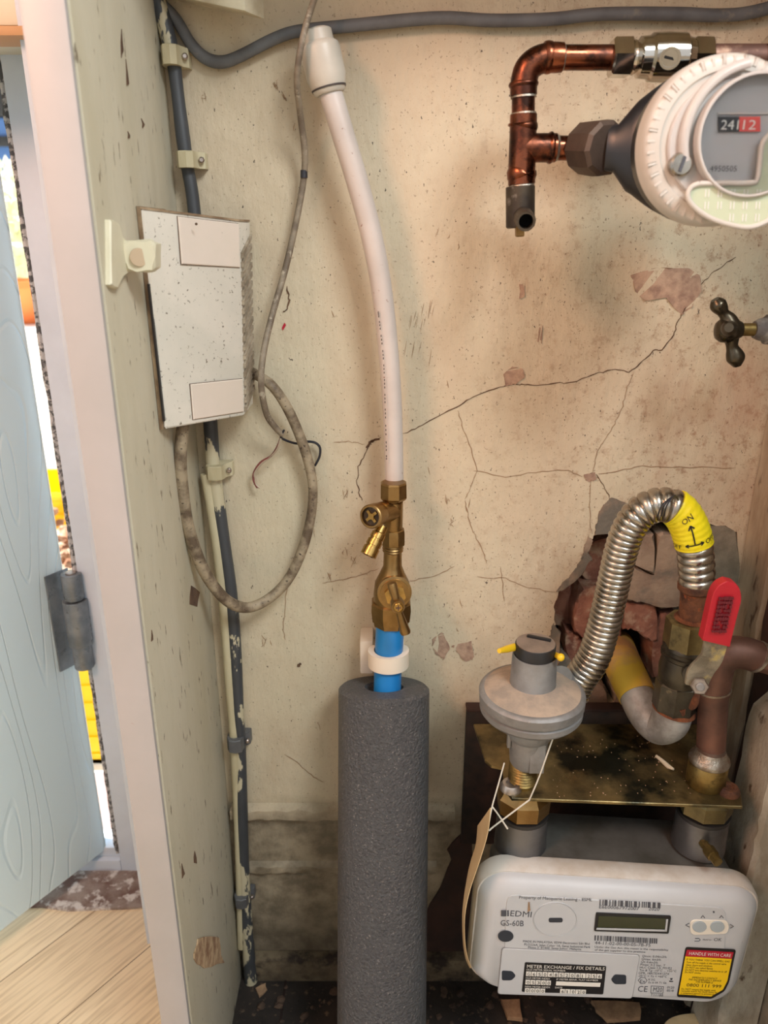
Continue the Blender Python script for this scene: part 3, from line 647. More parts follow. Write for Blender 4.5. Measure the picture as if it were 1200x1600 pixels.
# ================================================================== VENTED BOX
DL, DR = .625, .705
TL, TR, BL, BR = P(222, 326, DL), P(374, 345, DR), P(260, 670, DL+.002), P(381, 650, DR)
t = thing('vented_box', (TL+TR+BL+BR)/4, 'white plastic box with vents and two lid panels mounted on the left panel', 'electrical box')
def fq(a, c):            # face point, a across, c down
    return TL.lerp(TR, a).lerp(BL.lerp(BR, a), c)
fn_ = (TR-TL).cross(BL-TL).normalized(); fn_ = fn_ if fn_.y < 0 else -fn_
b = B()
back = lambda p, q: V((LX+.004, p.y+q, p.z))
R = []
TR2, BR2 = TR+V((.0035, .034, 0)), BR+V((.0035, .034, .004))
ringT = [TL, TR, TR2, V((LX+.004, .715, TR.z)), V((LX+.004, TL.y, TL.z))]
ringB = [BL, BR, BR2, V((LX+.004, .715, BR.z)), V((LX+.004, BL.y, BL.z))]
b.skin([[b.bm.verts.new(p) for p in ringT], [b.bm.verts.new(p) for p in ringB]])
bmesh.ops.bevel(b.bm, geom=list(b.bm.edges), offset=.0012, segments=2, affect='EDGES'); b.build('case', M_box, t)
for (a0, c0, a1, c1) in ((.33, .015, .985, .225), (.32, .795, .985, .975)):
    b = B(); q = [fq(a0, c0), fq(a1, c0), fq(a1, c1), fq(a0, c1)]
    b.prism([p + fn_*.0016 for p in q], -fn_*.0016, .0007); b.build('terminal_cover', M_boxlid, t)
    b = B(); e = .006; q = [fq(a0-e, c0-e*.4), fq(a1, c0-e*.4), fq(a1, c1+e*.4), fq(a0-e, c1+e*.4)]
    b.prism([p + fn_*.00035 for p in q], -fn_*.0003); b.build('cover_seam', M_crack, t, smooth=0)
b = B()
sd = (TR2-TR)
for i in range(18):
    c = .12+i*.047; p = TR.lerp(BR, c); n_ = V((1, .05, 0))
    sn = V((sd.y, -sd.x, 0)).normalized(); b.obox(p+sd*.5+sn*.0006, sd*.46+V((0, 0, .0075)), sn*.0014, V((0, 0, .0018)), .0004)
b.build('vent_fin', M_vent, t)
b = B(); b.prism([back(TL, -.0015), back(BL, -.0015), V((LX+.0005, BL.y, BL.z-.001)), V((LX+.0005, TL.y, TL.z+.002))], (0, .08, 0)); b.build('back_plate', M_boxback, t, smooth=0)
b = B(); q = [fq(-.02, .0)+V((0, 0, .0012)), fq(1.0, .0)+V((0, 0, .0012)), TR2+V((0, 0, .0012)), V((LX+.004, .713, TR.z+.0012)), V((LX+.004, TL.y, TL.z+.0012))]
b.prism(q, (0, 0, -.0016)); b.build('stained_top', M_boxback, t, smooth=0)
b = B(); b.lathe(P(306, 350, .655), P(306, 350, .655)+fn_*.001, [(0, .001), (1, .001)], 8); b.bm.clear() if False else None
b.build('screw_spot', M_crack, t)
b = B()
L0 = fq(-.012, .30); L1 = fq(-.012, .985)
b.obox((fq(-.015, .64)), (fq(0, .64)-fq(-.03, .64))*.35, V((0, .002, 0)), (fq(0, .31)-fq(0, .95))/2); b.build('shadow_gap', M_black, t, smooth=0)  # black strip painted in place of the shade in the gap

# ================================================================== WHITE PIPE AND FITTING
t = thing('plastic_water_pipe', P(616, 755, .715), 'white plastic water pipe curving up the wall to a push-fit end cap', 'pipe')
b = B(); b.tubepx([(508, 120, .712, 18.5), (518, 150, .712, 18.5), (536, 210, .712, 18), (560, 290, .713, 17.5), (581, 370, .714, 17), (596, 450, .715, 16.5), (606, 540, .715, 16), (612, 620, .716, 15.5), (615, 700, .716, 15), (616, 762, .716, 14.5)], 8, 24); b.build('pipe_run', M_wpipe, t)
b = B(); b.lathepx((493, 46, .712), (516, 147, .712), [(0, 18), (.02, 22), (.04, 24), (.2, 24.5), (.22, 27), (.26, 30.5), (.32, 31.5), (.72, 31.5), (.85, 28.5), (.97, 25), (1, 22)], 40); b.build('push_fit_cap', M_wfit, t)
b = B(); A = P(493, 46, .712); Bq = P(516, 147, .712); q0 = A.lerp(Bq, .90); q1 = A.lerp(Bq, .93)
b.lathe(q0, q1, [(0, 27.7*px(514, 135, .712)), (1, 26.9*px(514, 135, .712))], 40, caps=False); b.build('printed_band', M_print, t)
b = B()
tb = cat([(590, 488, 0, 0), (598, 560, 0, 0), (601, 640, 0, 0), (603, 720, 0, 0)], 14)
for i in range(len(tb)-1):
    if i % 4 == 3: continue
    u, v = tb[i][0]+1.0, tb[i][1]; c = P(u, v, .705)
    b.obox(c, V((.0004, 0, 0)), V((0, .0003, 0)), V((0, 0, .0009)))
b.build('printed_marks', M_print, t, smooth=0)

# ================================================================== BRASS DRAIN VALVE
BD = .705
t = thing('drain_valve', P(614, 860, BD), 'brass drain-off fitting below the white pipe, with a side outlet', 'valve')
b = B(); b.lathepx((615, 753, BD), (615, 780, BD), [(0, 19), (.08, 21.5), (.85, 22), (1, 19)], 8, pi/8); b.build('compression_nut', M_brass, t, smooth=20)
b = B(); b.lathepx((615, 778, BD), (614, 832, BD), [(0, 13), (.08, 13), (.1, 15), (.9, 15), (1, 12)], 28)
b.tubepx([(614, 798, BD, 16), (600, 800, BD-.010, 17), (592, 803, BD-.016, 18)], 4, 28); b.build('body', M_brass, t)
A = P(594, 802, BD-.014); Bq = P(580, 807, BD-.030); k = px(585, 805, BD-.02)
b = B(); b.lathe(A, Bq, [(0, 17*k), (.5, 19*k), (1.05, 19*k), (1.1, 17.5*k), (1.1, 15*k), (.75, 14.5*k), (.75, 0)], 32, caps=False); b.build('side_port', M_brass, t)
b = B(); ax = (Bq-A); c = A+ax*.80; b.lathe(c, c+ax*.1, [(0, 14.4*k), (1, 14.4*k)], 24); b.build('port_recess', M_olddark, t)
b = B(); b.lathe(c, c+ax*.24, [(0, 7*k), (1, 6.5*k)], 4); o1 = ax.orthogonal().normalized(); o2 = ax.cross(o1).normalized()
b.obox(c+ax*.14, o1*11*k, o2*2.2*k, ax*.06); b.obox(c+ax*.14, o2*11*k, o1*2.2*k, ax*.06); b.build('drain_screw', M_brassb, t, smooth=20)
b = B(); b.lathepx((598, 822, BD-.016), (575, 868, BD-.030), [(0, 9), (.22, 9.5), (.25, 11.5), (.42, 11.8), (.43, 10.6), (.48, 10.6), (.49, 12.2), (.66, 12.4), (.67, 11.2), (.72, 11.2), (.73, 12.8), (1, 13), (1, 9.5), (.8, 9.5)], 28); b.build('hose_outlet', M_brassb, t)
b = B(); b.lathepx((615, 826, BD), (615, 852, BD), [(0, 15), (.05, 17.5), (.2, 18.5), (.9, 18.5), (1, 15.5)], 8, pi/8); b.build('compression_nut', M_brass, t, smooth=20)

t = thing('stop_tap', P(612, 955, BD), 'brass stop tap with a T-bar handle on the blue pipe', 'stop tap')
b = B(); b.lathepx((614, 849, BD), (612, 946, BD), [(0, 15.5), (.03, 16.5), (.05, 15.2), (.07, 16.5), (.09, 15.2), (.11, 16.2), (.13, 14), (.35, 14.5), (.48, 20), (.62, 27), (.8, 29), (1, 29)], 32); b.build('body', M_brass, t)
b = B(); b.lathepx((611, 938, BD), (611, 974, BD), [(0, 30), (.06, 32.5), (.35, 33), (.8, 31), (.82, 29), (1, 28)], 8, pi/8); b.build('compression_nut', M_brass, t, smooth=20)
ctr = P(616, 924, BD-.012); tip = P(622, 948, BD-.052); ax = tip-ctr; k = px(616, 924, .69)
b = B(); b.lathe(ctr-ax*.25, tip, [(0, 24*k), (.22, 27*k), (.28, 27*k), (.29, 23*k), (.32, 23*k)], 36)
b.build('bonnet_flange', M_brass, t)
b = B(); b.lathe(ctr, tip, [(.02, 17*k), (.3, 17*k), (.31, 12*k)], 6); b.build('gland_nut', M_brassb, t, smooth=20)
b = B(); b.lathe(ctr, tip, [(.2, 7*k), (.9, 7*k)], 20); b.build('spindle', M_brass, t)
b = B(); b.lathe(ctr, tip, [(.72, 9*k), (.74, 10.5*k), (1.0, 10.5*k), (1.04, 9.5*k)], 28)
hT = P(612, 911, BD-.044); hB = P(634, 990, BD-.050); mid = P(622, 950, BD-.047)
b.tube([hT, hT.lerp(mid, .1), hT.lerp(mid, .8), mid], [6.6*k, 7.6*k, 5.2*k, 5*k], 18); b.tube([mid, mid.lerp(hB, .25), mid.lerp(hB, .92), hB], [5*k, 5.2*k, 8.4*k, 7.4*k], 18)
b.build('t_bar_handle', M_brass, t)
b = B(); e = tip+ax*.05; b.lathe(e-ax*.02, e+ax*.03, [(0, 7*k), (.7, 7*k), (1, 6*k)], 20); b.build('handle_screw', M_brassb, t)
b = B(); o1 = V((1, 0, 0)).cross(ax).normalized(); o2 = o1.cross(ax).normalized()
b.obox(e+ax*.032, o1*4*k, o2*1*k, ax*.005); b.obox(e+ax*.032, o2*4*k, o1*1*k, ax*.005); b.build('screw_cross', M_crack, t, smooth=0)

# blue pipe, clip, foam
b = B(); b.tubepx([(610, 965, .705, 22), (608, 1010, .704, 22), (606, 1050, .703, 21.5), (604, 1120, .690, 21)], 4, 32)
b.build('blue_water_pipe', M_blue, origin=P(604, 1120, .69), label='blue plastic water pipe rising out of the grey foam lagging', cat='pipe')
t = thing('pipe_clip', P(606, 1030, .72), 'white nylon pipe clip holding the blue pipe to the wall', 'pipe clip')
b = B(); c = P(607, 1027, .704); k = px(607, 1027, .704); R = []
def hbar(z): 
    out = []
    for i in range(25):
        a = math.radians(200-220*i/24+0); out.append(V((c.x+30*k*math.cos(a), c.y-26*k*math.sin(a) if True else 0, z)))
    return out
for (r_, zz_) in ((0, 0),):
    n = 28; O_ = []; I_ = []
    for i in range(n+1):
        a = math.radians(-35+250*i/n); O_.append((math.cos(a)*32*k, -math.sin(a)*29*k)); I_.append((math.cos(a)*22.6*k, -math.sin(a)*22.6*k))
    poly = O_ + I_[::-1]
    b.prism([c + V((x, y, 13.5*k)) for x, y in poly], (0, 0, -27*k), .0008)
b.build('clip_band', M_clip, t)
b = B(); b.box((P(563, 1000, .735).x, .718, P(570, 1040, .735).z), (P(583, 1000, .735).x, WY, P(570, 990, .735).z), .002)
b.box((P(575, 1000, .735).x, .726, P(570, 1036, .735).z), (P(632, 1000, .735).x, WY, P(570, 1008, .735).z), .001); b.build('wall_block', M_clip, t)
b = B()
A = P(600, 1073, .702); Bq = P(596, 1640, .585); Bq = A + (Bq-A)*((A.z-.004)/(A.z-Bq.z)); k = px(600, 1073, .702); L = (Bq-A).length
ro, ri = 71*k, 29*k
ks = [0, .006] + [i/30 for i in range(1, 31)]
prof = [(.10, ri), (.004, ri), (0, ri+.001), (0, ro-.003)] + [(.006+.994*i/40, ro) for i in range(41)]
b.lathe(A, Bq, prof, 56)
b.build('foam_pipe_lagging', M_foam, origin=Bq, label='thick grey foam insulation tube standing on the floor', cat='pipe insulation')

# ================================================================== COPPER WATER PIPEWORK (top right)
CD = .665
t = thing('copper_pipework', P(815, 330, CD), 'copper pipe with elbow, tee and drain stub left of the water meter', 'pipe')
b = B(); b.tubepx([(975, 90, CD, 18), (900, 90, CD, 18), (868, 90, CD, 18)], 3, 28)
b.tubepx([(818, 130, CD, 18), (817, 200, CD, 18), (814, 268, CD, 18), (812, 300, CD, 18)], 3, 28)
b.tubepx([(845, 231, CD, 18), (925, 232, CD, 18)], 2, 28); b.build('pipe_run', M_copper, t)
b = B(); b.tubepx([(879, 90, CD, 21), (868, 90, CD, 21.5), (852, 91, CD, 21), (836, 97, CD, 21), (824, 109, CD, 21), (819, 126, CD, 21), (818, 140, CD, 21), (818, 149, CD, 21)], 6, 32)
b.tubepx([(861, 90, CD, 22.5), (856, 90, CD, 23.5), (851, 90.5, CD, 22.5)], 3, 32); b.tubepx([(818, 128, CD, 22), (818, 132, CD, 23.5), (818, 136, CD, 22)], 3, 32); b.build('elbow', M_copper, t)
b = B(); b.tubepx([(818, 179, CD, 21), (817, 215, CD, 21), (815, 270, CD, 21), (815, 288, CD, 21)], 3, 32); b.tubepx([(816, 231, CD, 21), (868, 231, CD, 21)], 3, 32)
for v in (197, 272): b.tubepx([(817, v-4, CD, 21.5), (817-(v-197)/75*2, v, CD, 23.5), (816, v+4, CD, 21.5)], 3, 32)
b.tubepx([(856, 231, CD, 21.5), (860, 231, CD, 23.5), (864, 231, CD, 21.5)], 3, 32); b.build('tee', M_copper, t)
for a, c in (((877, 90), (881, 90)), ((868, 231), (872, 231))): b = B(); b.tubepx([(a[0], a[1], CD, 21), (c[0], c[1], CD, 18.5)], 2, 32); b.build('solder_ring', M_solder, t)
for v, u in ((151, 818), (178, 818), (289, 815)): b = B(); b.tubepx([(u, v-2, CD, 19.5), (u, v+2, CD, 20.5)], 2, 32); b.build('solder_ring', M_solder, t)
b = B(); b.lathepx((813, 291, CD), (813, 356, CD), [(0, 21), (.02, 22.5), (.97, 22.5), (1, 20)], 32)
A = P(817, 338, CD-.005); Bq = P(822, 346, CD-.040); k = px(820, 342, CD-.03)
b.lathe(A, Bq, [(0, 16*k), (.9, 15.5*k), (1, 14*k), (1, 11*k), (.3, 11*k)], 32); b.build('drain_body', M_olddark, t)
b = B(); ax = Bq-A; b.lathe(A+ax*.5, A+ax*.55, [(0, 10.9*k), (1, 10.9*k)], 24); b.build('drain_bore', M_hole, t)
b = B(); b.lathepx((812, 352, CD-.008), (812, 370, CD-.008), [(0, 9), (.9, 9), (1, 7)], 4, pi/4); b.build('drain_key', M_brass, t, smooth=20)
b = B(); b.lathepx((908, 231, CD), (950, 232, CD-.03), [(0, 24), (.06, 35), (.16, 39), (.7, 41), (.92, 40), (1, 34)], 10, 0); b.build('union_nut', M_bronze, t, smooth=24)
# chrome isolating valve
t = thing('isolating_valve', P(1045, 90, CD), 'chrome isolating valve with a screwdriver slot on the upper copper pipe', 'valve')
b = B(); b.lathepx((954, 90, CD), (986, 90, CD), [(0, 26), (.08, 29.5), (.9, 30), (1, 26)], 6, .25); b.build('compression_nut', M_chrome, t, smooth=20)
b = B(); b.lathepx((1078, 90, CD), (1110, 90, CD), [(0, 26), (.1, 30), (.9, 29.5), (1, 25)], 6, .25); b.build('compression_nut', M_chrome, t, smooth=20)
b = B(); b.lathepx((984, 90, CD), (1080, 90, CD), [(0, 22), (.06, 25), (.10, 22), (.15, 29), (.30, 30), (.34, 34), (.60, 35), (.86, 34), (.90, 29), (1, 27)], 40); b.build('body', M_chrome, t)
A = P(1047, 91, CD-.012); Bq = P(1047, 91, CD-.024); k = px(1047, 91, CD-.02)
b = B(); b.lathe(A, Bq, [(0, 16*k), (1, 16*k), (1, 12.5*k), (.8, 12*k), (.8, 0)], 32, caps=False); b.build('slot_boss', M_chrome, t)
b = B(); b.obox(A+(Bq-A)*.82, V((9*k, 0, -2*k)), V((0, .0004, 0)), V((.4*k, 0, 1.8*k))); b.build('screw_slot', M_hole, t, smooth=0)
b = B(); b.tubepx([(1106, 90, CD, 19), (1260, 90, CD, 19)], 2, 28); b.build('copper_stub', M_copdull, origin=P(1150, 90, CD), label='dark copper pipe right of the chrome valve, above the water meter', cat='pipe')
b = B(); b.lathepx((1192, 86, CD), (1230, 86, CD), [(0, 24), (.1, 30), (1, 30)], 6); b.build('pipe_coupling', M_chrome, origin=P(1200, 86, CD), label='chrome coupling at the right edge on the upper copper pipe', cat='fitting')

# ================================================================== WATER METER
MF = .545
mc = P(1131, 221, MF); k = px(1131, 221, MF); Rm = 125*k
t = thing('water_meter', mc + V((0, .06, 0)), 'round white water meter with a clear register window and black body', 'water meter')
b = B()
A = P(948, 232, CD-.028); 
q = [(A, 32*px(948, 232, CD-.028)), (P(962, 232, CD-.030), 34*px(962, 232, .64)), (P(985, 232, CD-.034), 62*px(985, 232, .63)), (P(1040, 230, CD-.040), 98*px(1040, 230, .62)), (P(1100, 228, CD-.046), 108*px(1100, 228, .62)), (P(1190, 226, CD-.05), 104*px(1190, 226, .62))]
qq = cat([tuple(p)+(r,) for p, r in q[2:]], 5); pts = [q[0][0], q[1][0]]+[V(x[:3]) for x in qq]; rr = [q[0][1], q[1][1]]+[x[3] for x in qq]
b.tube(pts, rr, 40, flat=.42, up=V((0, 0, 1)))
b.lathe(mc+V((0, .018, 0)), mc+V((0, .10, 0)), [(0, Rm*.97), (.2, Rm*.96), (.4, Rm*.8), (1, Rm*.5)], 48); b.build('black_body', M_blackm, t)
b = B(); b.lathe(mc+V((0, .020, 0)), mc, [(0, Rm*.96), (.1, Rm), (.55, Rm), (.8, Rm*.985), (.95, Rm*.95), (1, Rm*.90), (1.0, Rm*.80), (.93, Rm*.785), (.93, Rm*.70), (.9, 0)], 96, caps=False); b.build('outer_ring', M_ring, t, smooth=40)
b = B()
for i in range(44):
    a = 2*pi*i/44; er = V((math.cos(a), 0, math.sin(a))); et = V((-math.sin(a), 0, math.cos(a)))
    b.obox(mc+er*Rm*.90+V((0, .0008, 0)), er*Rm*.05, et*.0009, V((0, .0010, 0))+er*-.0004, .0004)
b.build('grip_rib', M_ring, t)
# hinged lid arc (raised C ridge)
wc = P(1172, 214, MF-.004); rw = 84*px(1172, 214, MF)
b = B(); pts = [wc + V((math.cos(a)*rw*1.22, 0, math.sin(a)*rw*1.22)) for a in [math.radians(100+100*i/30) for i in range(31)]]
b.tube(pts, [.0034]*31, 12, flat=.8); b.lathe(mc+V((0, .004, 0)), mc+V((0, -.0015, 0)), [(0, Rm*.70), (.8, Rm*.70), (1, Rm*.68), (1, Rm*.2)], 64); b.build('lid', M_lid, t)
b = B(); b.lathe(wc+V((0, .003, 0)), wc+V((0, -.0015, 0)), [(0, rw), (1, rw)], 48); b.build('dial_plate', M_dial, t)
b = B(); b.lathe(wc+V((0, -.0068, 0)), wc+V((0, -.0088, 0)), [(0, rw), (1, rw*.985)], 48); b.build('clear_window', M_glass, t)
b = B(); b.lathe(wc+V((0, 0, 0)), wc+V((0, -.0086, 0)), [(0, rw*1.05), (.9, rw*1.05), (1, rw*1.03), (1, rw*.995), (0, rw*.99)], 48, caps=False); b.build('window_rim', M_lid, t)
pl = Plane(wc+V((0, -.0016, 0)), V((1, 0, 0)), V((0, 0, 1)), V((0, -1, 0)))
b = B(); pl.poly(b, [(1121, 183), (1153, 183), (1153, 206), (1121, 206)], th=.0012); b.build('counter_window', M_lblk, t, smooth=0)
b = B(); pl.poly(b, [(1153.5, 183), (1186, 183), (1186, 206), (1153.5, 206)], th=.0012); b.build('red_counter_window', mat('counter_red', S(206, 70, 62), rough=.5), t, smooth=0)
b = B(); pl.text(b, '241', 1124, 203, 1151, 203, 15, eps=.0016, bold=.006); pl.text(b, '12', 1158, 203, 1178, 203, 15, eps=.0016, bold=.006); b.build('counter_digits', M_lwht, t, smooth=0)
b = B(); pl.poly(b, [(1120, 176), (1210, 176), (1210, 179), (1120, 179)], th=.0008); b.build('counter_lip', M_lid, t, smooth=0)
b = B(); pl.text(b, '4950505', 1108, 268, 1150, 268, 9, bold=.01); b.build('serial_print', M_inkg, t, smooth=0)
pf = Plane(mc+V((0, -.003, 0)), V((1, 0, 0)), V((0, 0, 1)), V((0, -1, 0)))
A = pf.p(1063, 257); b = B(); b.lathe(A+V((0, .003, 0)), A+V((0, -.0032, 0)), [(0, .0074), (.8, .0072), (1, .006)], 24); b.build('seal_screw', M_steel, t)
b = B(); b.obox(A+V((0, -.0034, 0)), V((.0012, 0, .0045)), V((0, .0005, 0)), V((-.0009, 0, .0004))); b.build('seal_slot', M_inkg, t, smooth=0)
mod = cat([(p[0], p[1]) for p in [(1092, 287), (1130, 286), (1172, 286), (1182, 279), (1186, 250), (1190, 225), (1205, 208), (1230, 205), (1236, 260), (1226, 310), (1206, 340), (1172, 355), (1135, 350), (1104, 338), (1082, 321), (1074, 306), (1079, 293), (1092, 287)]], 5)[:-1]
pm = Plane(mc+V((0, -.0095, 0)), V((1, 0, 0)), V((0, 0, 1)), V((0, -1, 0)))
b = B(); pm.poly(b, mod, eps=-.0045, th=.0045); b.build('radio_module', M_greenp, t, smooth=0)
b = B(); pts = [pm.p(u, v, .0006) for u, v in mod]; pts.append(pts[0]); b.tube(pts, .0017, 10, caps=False); b.build('module_rim', M_ring, t)
b = B()
for r_ in range(3):
    for c_ in range(7):
        u = 1102+c_*20-r_*1; v = 302+r_*19
        if (r_ == 2 and c_ < 2) or u > 1215: continue
        for du in (0, 5): pm.poly(b, [(u+du, v-6), (u+du+1.6, v-6), (u+du+.6, v+6), (u+du-1, v+6)], eps=0, th=.0004)
b.build('module_marks', M_lwht, t, smooth=0)

# ================================================================== WALL TAP at the right
TD = .66
t = thing('tap_handle', P(1142, 520, TD), 'dark bronze cross-head tap handle at the right edge, over bare wall', 'tap')
b = B(); b.tubepx([(1141, 516, TD, 20), (1138, 500, TD, 13), (1131, 490, TD, 8.5), (1126, 482, TD, 11.5), (1121, 475, TD, 12.5), (1117, 468, TD, 7)], 6, 20)
b.tubepx([(1141, 516, TD, 18), (1143, 532, TD, 11), (1144, 542, TD, 9), (1147, 552, TD, 12.5), (1150, 561, TD, 13.5), (1152, 572, TD, 6)], 6, 20)
A = P(1127, 516, TD); Bq = P(1158, 514, TD); b.lathepx((1118, 517, TD), (1158, 515, TD), [(0, 6), (.05, 13), (.2, 18), (.5, 20), (.75, 17), (1, 12)], 28)
b.tubepx([(1141, 516, TD, 16), (1140, 514, TD-.014, 11), (1139, 513, TD-.020, 12), (1139, 512, TD-.026, 7)], 4, 20); b.build('cross_head', M_tap, t)
b = B(); b.lathepx((1155, 515, TD), (1184, 515, TD), [(0, 10), (1, 10)], 20); b.build('spindle', M_brassold, t)
b = B(); b.lathepx((1178, 515, TD), (1230, 515, TD), [(0, 13), (.15, 17), (.35, 19), (.36, 23), (1, 23)], 12); b.build('gland', M_gland, t)

# ================================================================== GAS PIPEWORK
# corrugated hose
t = thing('gas_hose', P(1088, 960, .64), 'corrugated stainless steel gas hose arching over to the ball valve', 'hose')
path = [(893, 1088, .655, 26), (905, 1062, .655, 26), (926, 1030, .652, 26), (940, 990, .652, 25.5), (950, 950, .652, 25.5), (960, 905, .652, 25.5), (970, 862, .65, 26), (982, 828, .648, 26.5), (1000, 802, .646, 27), (1026, 789, .644, 27.5), (1054, 793, .642, 28), (1073, 815, .64, 28), (1084, 848, .64, 28), (1088, 885, .64, 28), (1089, 918, .64, 27)]
q = cat([tuple(P(a, b_, D)) + (h*px(a, b_, D),) for a, b_, D, h in path], 40)
acc = [0]
for i in range(1, len(q)): acc.append(acc[-1]+(V(q[i][:3])-V(q[i-1][:3])).length)
tot = acc[-1]
def at(s):
    import bisect
    i = min(max(bisect.bisect(acc, s)-1, 0), len(q)-2); f = (s-acc[i])/max(acc[i+1]-acc[i], 1e-9)
    return V(q[i][:3]).lerp(V(q[i+1][:3]), f), q[i][3]*(1-f)+q[i+1][3]*f
s = 0; pts = []; rad = []
while s < tot:
    f = s/tot; pitch = .0056 if f < .55 else (.0056+.0026*min((f-.55)/.25, 1))
    for j in range(8):
        p, r = at(min(s+pitch*j/8, tot)); pts.append(p); rad.append(r*(.86+.14*math.sqrt(abs(math.sin(pi*j/8)))))
    s += pitch
b = B(); b.tube(pts, rad, 28); b.build('corrugated_tube', M_steel, t, smooth=60)
# tape
sA, sB = None, None
for i in range(len(q)):
    p = V(q[i][:3])
def s_at(i_seg): return acc[int(i_seg*40)]
sA, sB = s_at(9.95), s_at(12.05)
pts = []; rad = []
for j in range(40):
    p, r = at(sA+(sB-sA)*j/39); pts.append(p); rad.append(r*(1.05+.012*math.sin(j*1.3)))
b = B(); b.tube(pts, rad, 40); tp = b.build('yellow_tape', M_ytape, t, label='yellow tape with black ON and OFF arrows', smooth=60)
T_, N_ = frames(pts)
def tape_pt(along, ang, lift=.0006):   # along 0..1 down the tape, ang in metres round
    f = min(max(along, 0), 1)*39; i = min(int(f), 38); c = pts[i].lerp(pts[i+1], f-i); tt = T_[i]; nn = N_[i]; bb = tt.cross(nn); r = rad[i]+lift
    d = (V((0, 0, CZ))-c); a0 = math.atan2(d.dot(bb), d.dot(nn)); a = a0+ang/r
    return c + nn*math.cos(a)*r + bb*math.sin(a)*r
# which way round does +ang go on screen?
def scr(p):
    d = p-V((0, 0, CZ)); f = d.y*cp-d.z*sp_; return 600+F*d.x/f, 800-F*(d.y*sp_+d.z*cp)/f
sg = 1 if scr(tape_pt(.6, .008))[0] > scr(tape_pt(.6, -.008))[0] else -1
Lt = sB-sA
def tp_fn(x0, al):
    return lambda x, y: tape_pt(al - y/Lt, sg*(x0+x))
b = B(); add_text(b, 'ON', None, None, None, .0105, .0048, .02, tp_fn(-.0045, .30)); add_text(b, 'OFF', None, None, None, .0115, .0046, .02, tp_fn(-.0235, .90)); add_text(b, 'OFF', None, None, None, .0115, .0046, .02, tp_fn(.0105, .88))
def strip(pa, w_=.0006):
    for (a0, x0), (a1, x1) in zip(pa[:-1], pa[1:]):
        d = V((x1-x0, (a1-a0)*Lt)).normalized(); n = V((-d.y, d.x))*w_
        f = [b.bm.verts.new(tape_pt(a+sgn*n.y/Lt, sg*(x+sgn*n.x), .0007)) for a, x, sgn in ((a0, x0, 1), (a1, x1, 1), (a1, x1, -1), (a0, x0, -1))]; b.bm.faces.new(f)
strip([(.38, .0005), (.5, .0005), (.65, .0005), (.80, .0005)]); strip([(.46, -.0022), (.38, .0005), (.46, .0032)])
strip([(.82, -.0075), (.82, -.003), (.82, .003), (.82, .0080)]); strip([(.78, -.005), (.82, -.0078), (.86, -.005)]); strip([(.78, .0055), (.82, .0083), (.86, .0055)])
b.build('tape_lettering', M_ink, tp, smooth=0)
b = B()
for kx in range(3): b.tubepx([(1028+kx*5, 806, .618, 1.2), (1034+kx*4, 790, .612, 1.2), (1048+kx*3, 778-kx*2, .618, 1.2), (1060, 776+kx*3, .626, 1.0)], 5, 6)
b.build('wire_tangle', M_blackw, t)
b = B(); b.lathepx((1089, 908, .64), (1084, 972, .64), [(0, 24), (.05, 28), (.18, 28), (.22, 24), (.35, 23), (.85, 23.5), (1, 25)], 32); b.build('rusted_nipple', M_rust, t)
b = B(); b.lathepx((1083, 962, .64), (1082, 972, .64), [(0, 25), (.5, 30), (1, 31)], 32); b.build('rust_ring', M_rustb, t)

# ball valve
VD = .64
t = thing('gas_ball_valve', P(1058, 1100, VD), 'gas ball valve with a red lever below the hose', 'valve')
b = B(); b.lathepx((1080, 966, VD), (1074, 1010, VD), [(0, 32), (.05, 37), (.9, 38), (1, 34)], 8, pi/8); b.build('upper_hex', M_olive, t, smooth=20)
b = B(); b.lathepx((1074, 1006, VD), (1060, 1068, VD), [(0, 34), (.05, 36), (.1, 36), (.12, 34), (.2, 34), (.22, 36.5), (.30, 36), (.34, 33), (.6, 35), (.9, 32), (1, 29)], 36); b.build('body', M_vdark, t)
b = B(); b.lathepx((1060, 1062, VD), (1053, 1108, VD), [(0, 29), (.06, 33), (.9, 34), (1, 29)], 8, pi/8); b.build('lower_hex', M_vdark, t, smooth=20)
A = P(1078, 1046, VD-.012); Bq = P(1092, 1070, VD-.056); k = px(1090, 1066, VD-.05)
b = B(); b.lathe(A, Bq, [(0, 16*k), (.35, 16*k), (.36, 11*k), (.8, 10*k)], 20); b.build('stem', M_vdark, t)
b = B(); b.lathe(Bq, Bq+(Bq-A).normalized()*.006, [(0, 13.5*k), (.8, 14*k), (1, 12*k)], 6, .3); b.build('lever_nut', M_bolt, t, smooth=20)
b = B(); e = (Bq-A).normalized(); b.lathe(Bq+e*.005, Bq+e*.008, [(0, 6.5*k), (.8, 6.5*k), (1, 5*k)], 16); b.build('stem_end', M_galv, t)
b = B(); hw = []
cl = [(1088, 1074, VD-.050, 17), (1093, 1056, VD-.052, 19), (1103, 1042, VD-.054, 17), (1113, 1028, VD-.058, 17), (1119, 1006, VD-.060, 18), (1124, 990, VD-.062, 18)]
def flatbar(b, cl, th):
    q = cat(cl, 5); Lf = []; Rt = []
    for i, (u, v, D, h) in enumerate(q):
        u0, v0 = q[max(i-1, 0)][:2]; u1, v1 = q[min(i+1, len(q)-1)][:2]; tt = V((u1-u0, v1-v0)).normalized(); n = V((-tt.y, tt.x))
        Lf.append(P(u+n.x*h, v+n.y*h, D)); Rt.append(P(u-n.x*h, v-n.y*h, D))
    R = [[b.bm.verts.new(x) for x in (l, r, r+V((0, th, 0)), l+V((0, th, 0)))] for l, r in zip(Lf, Rt)]
    b.skin(R); bmesh.ops.bevel(b.bm, geom=[e for e in b.bm.edges], offset=.0004, segments=1, affect='EDGES')
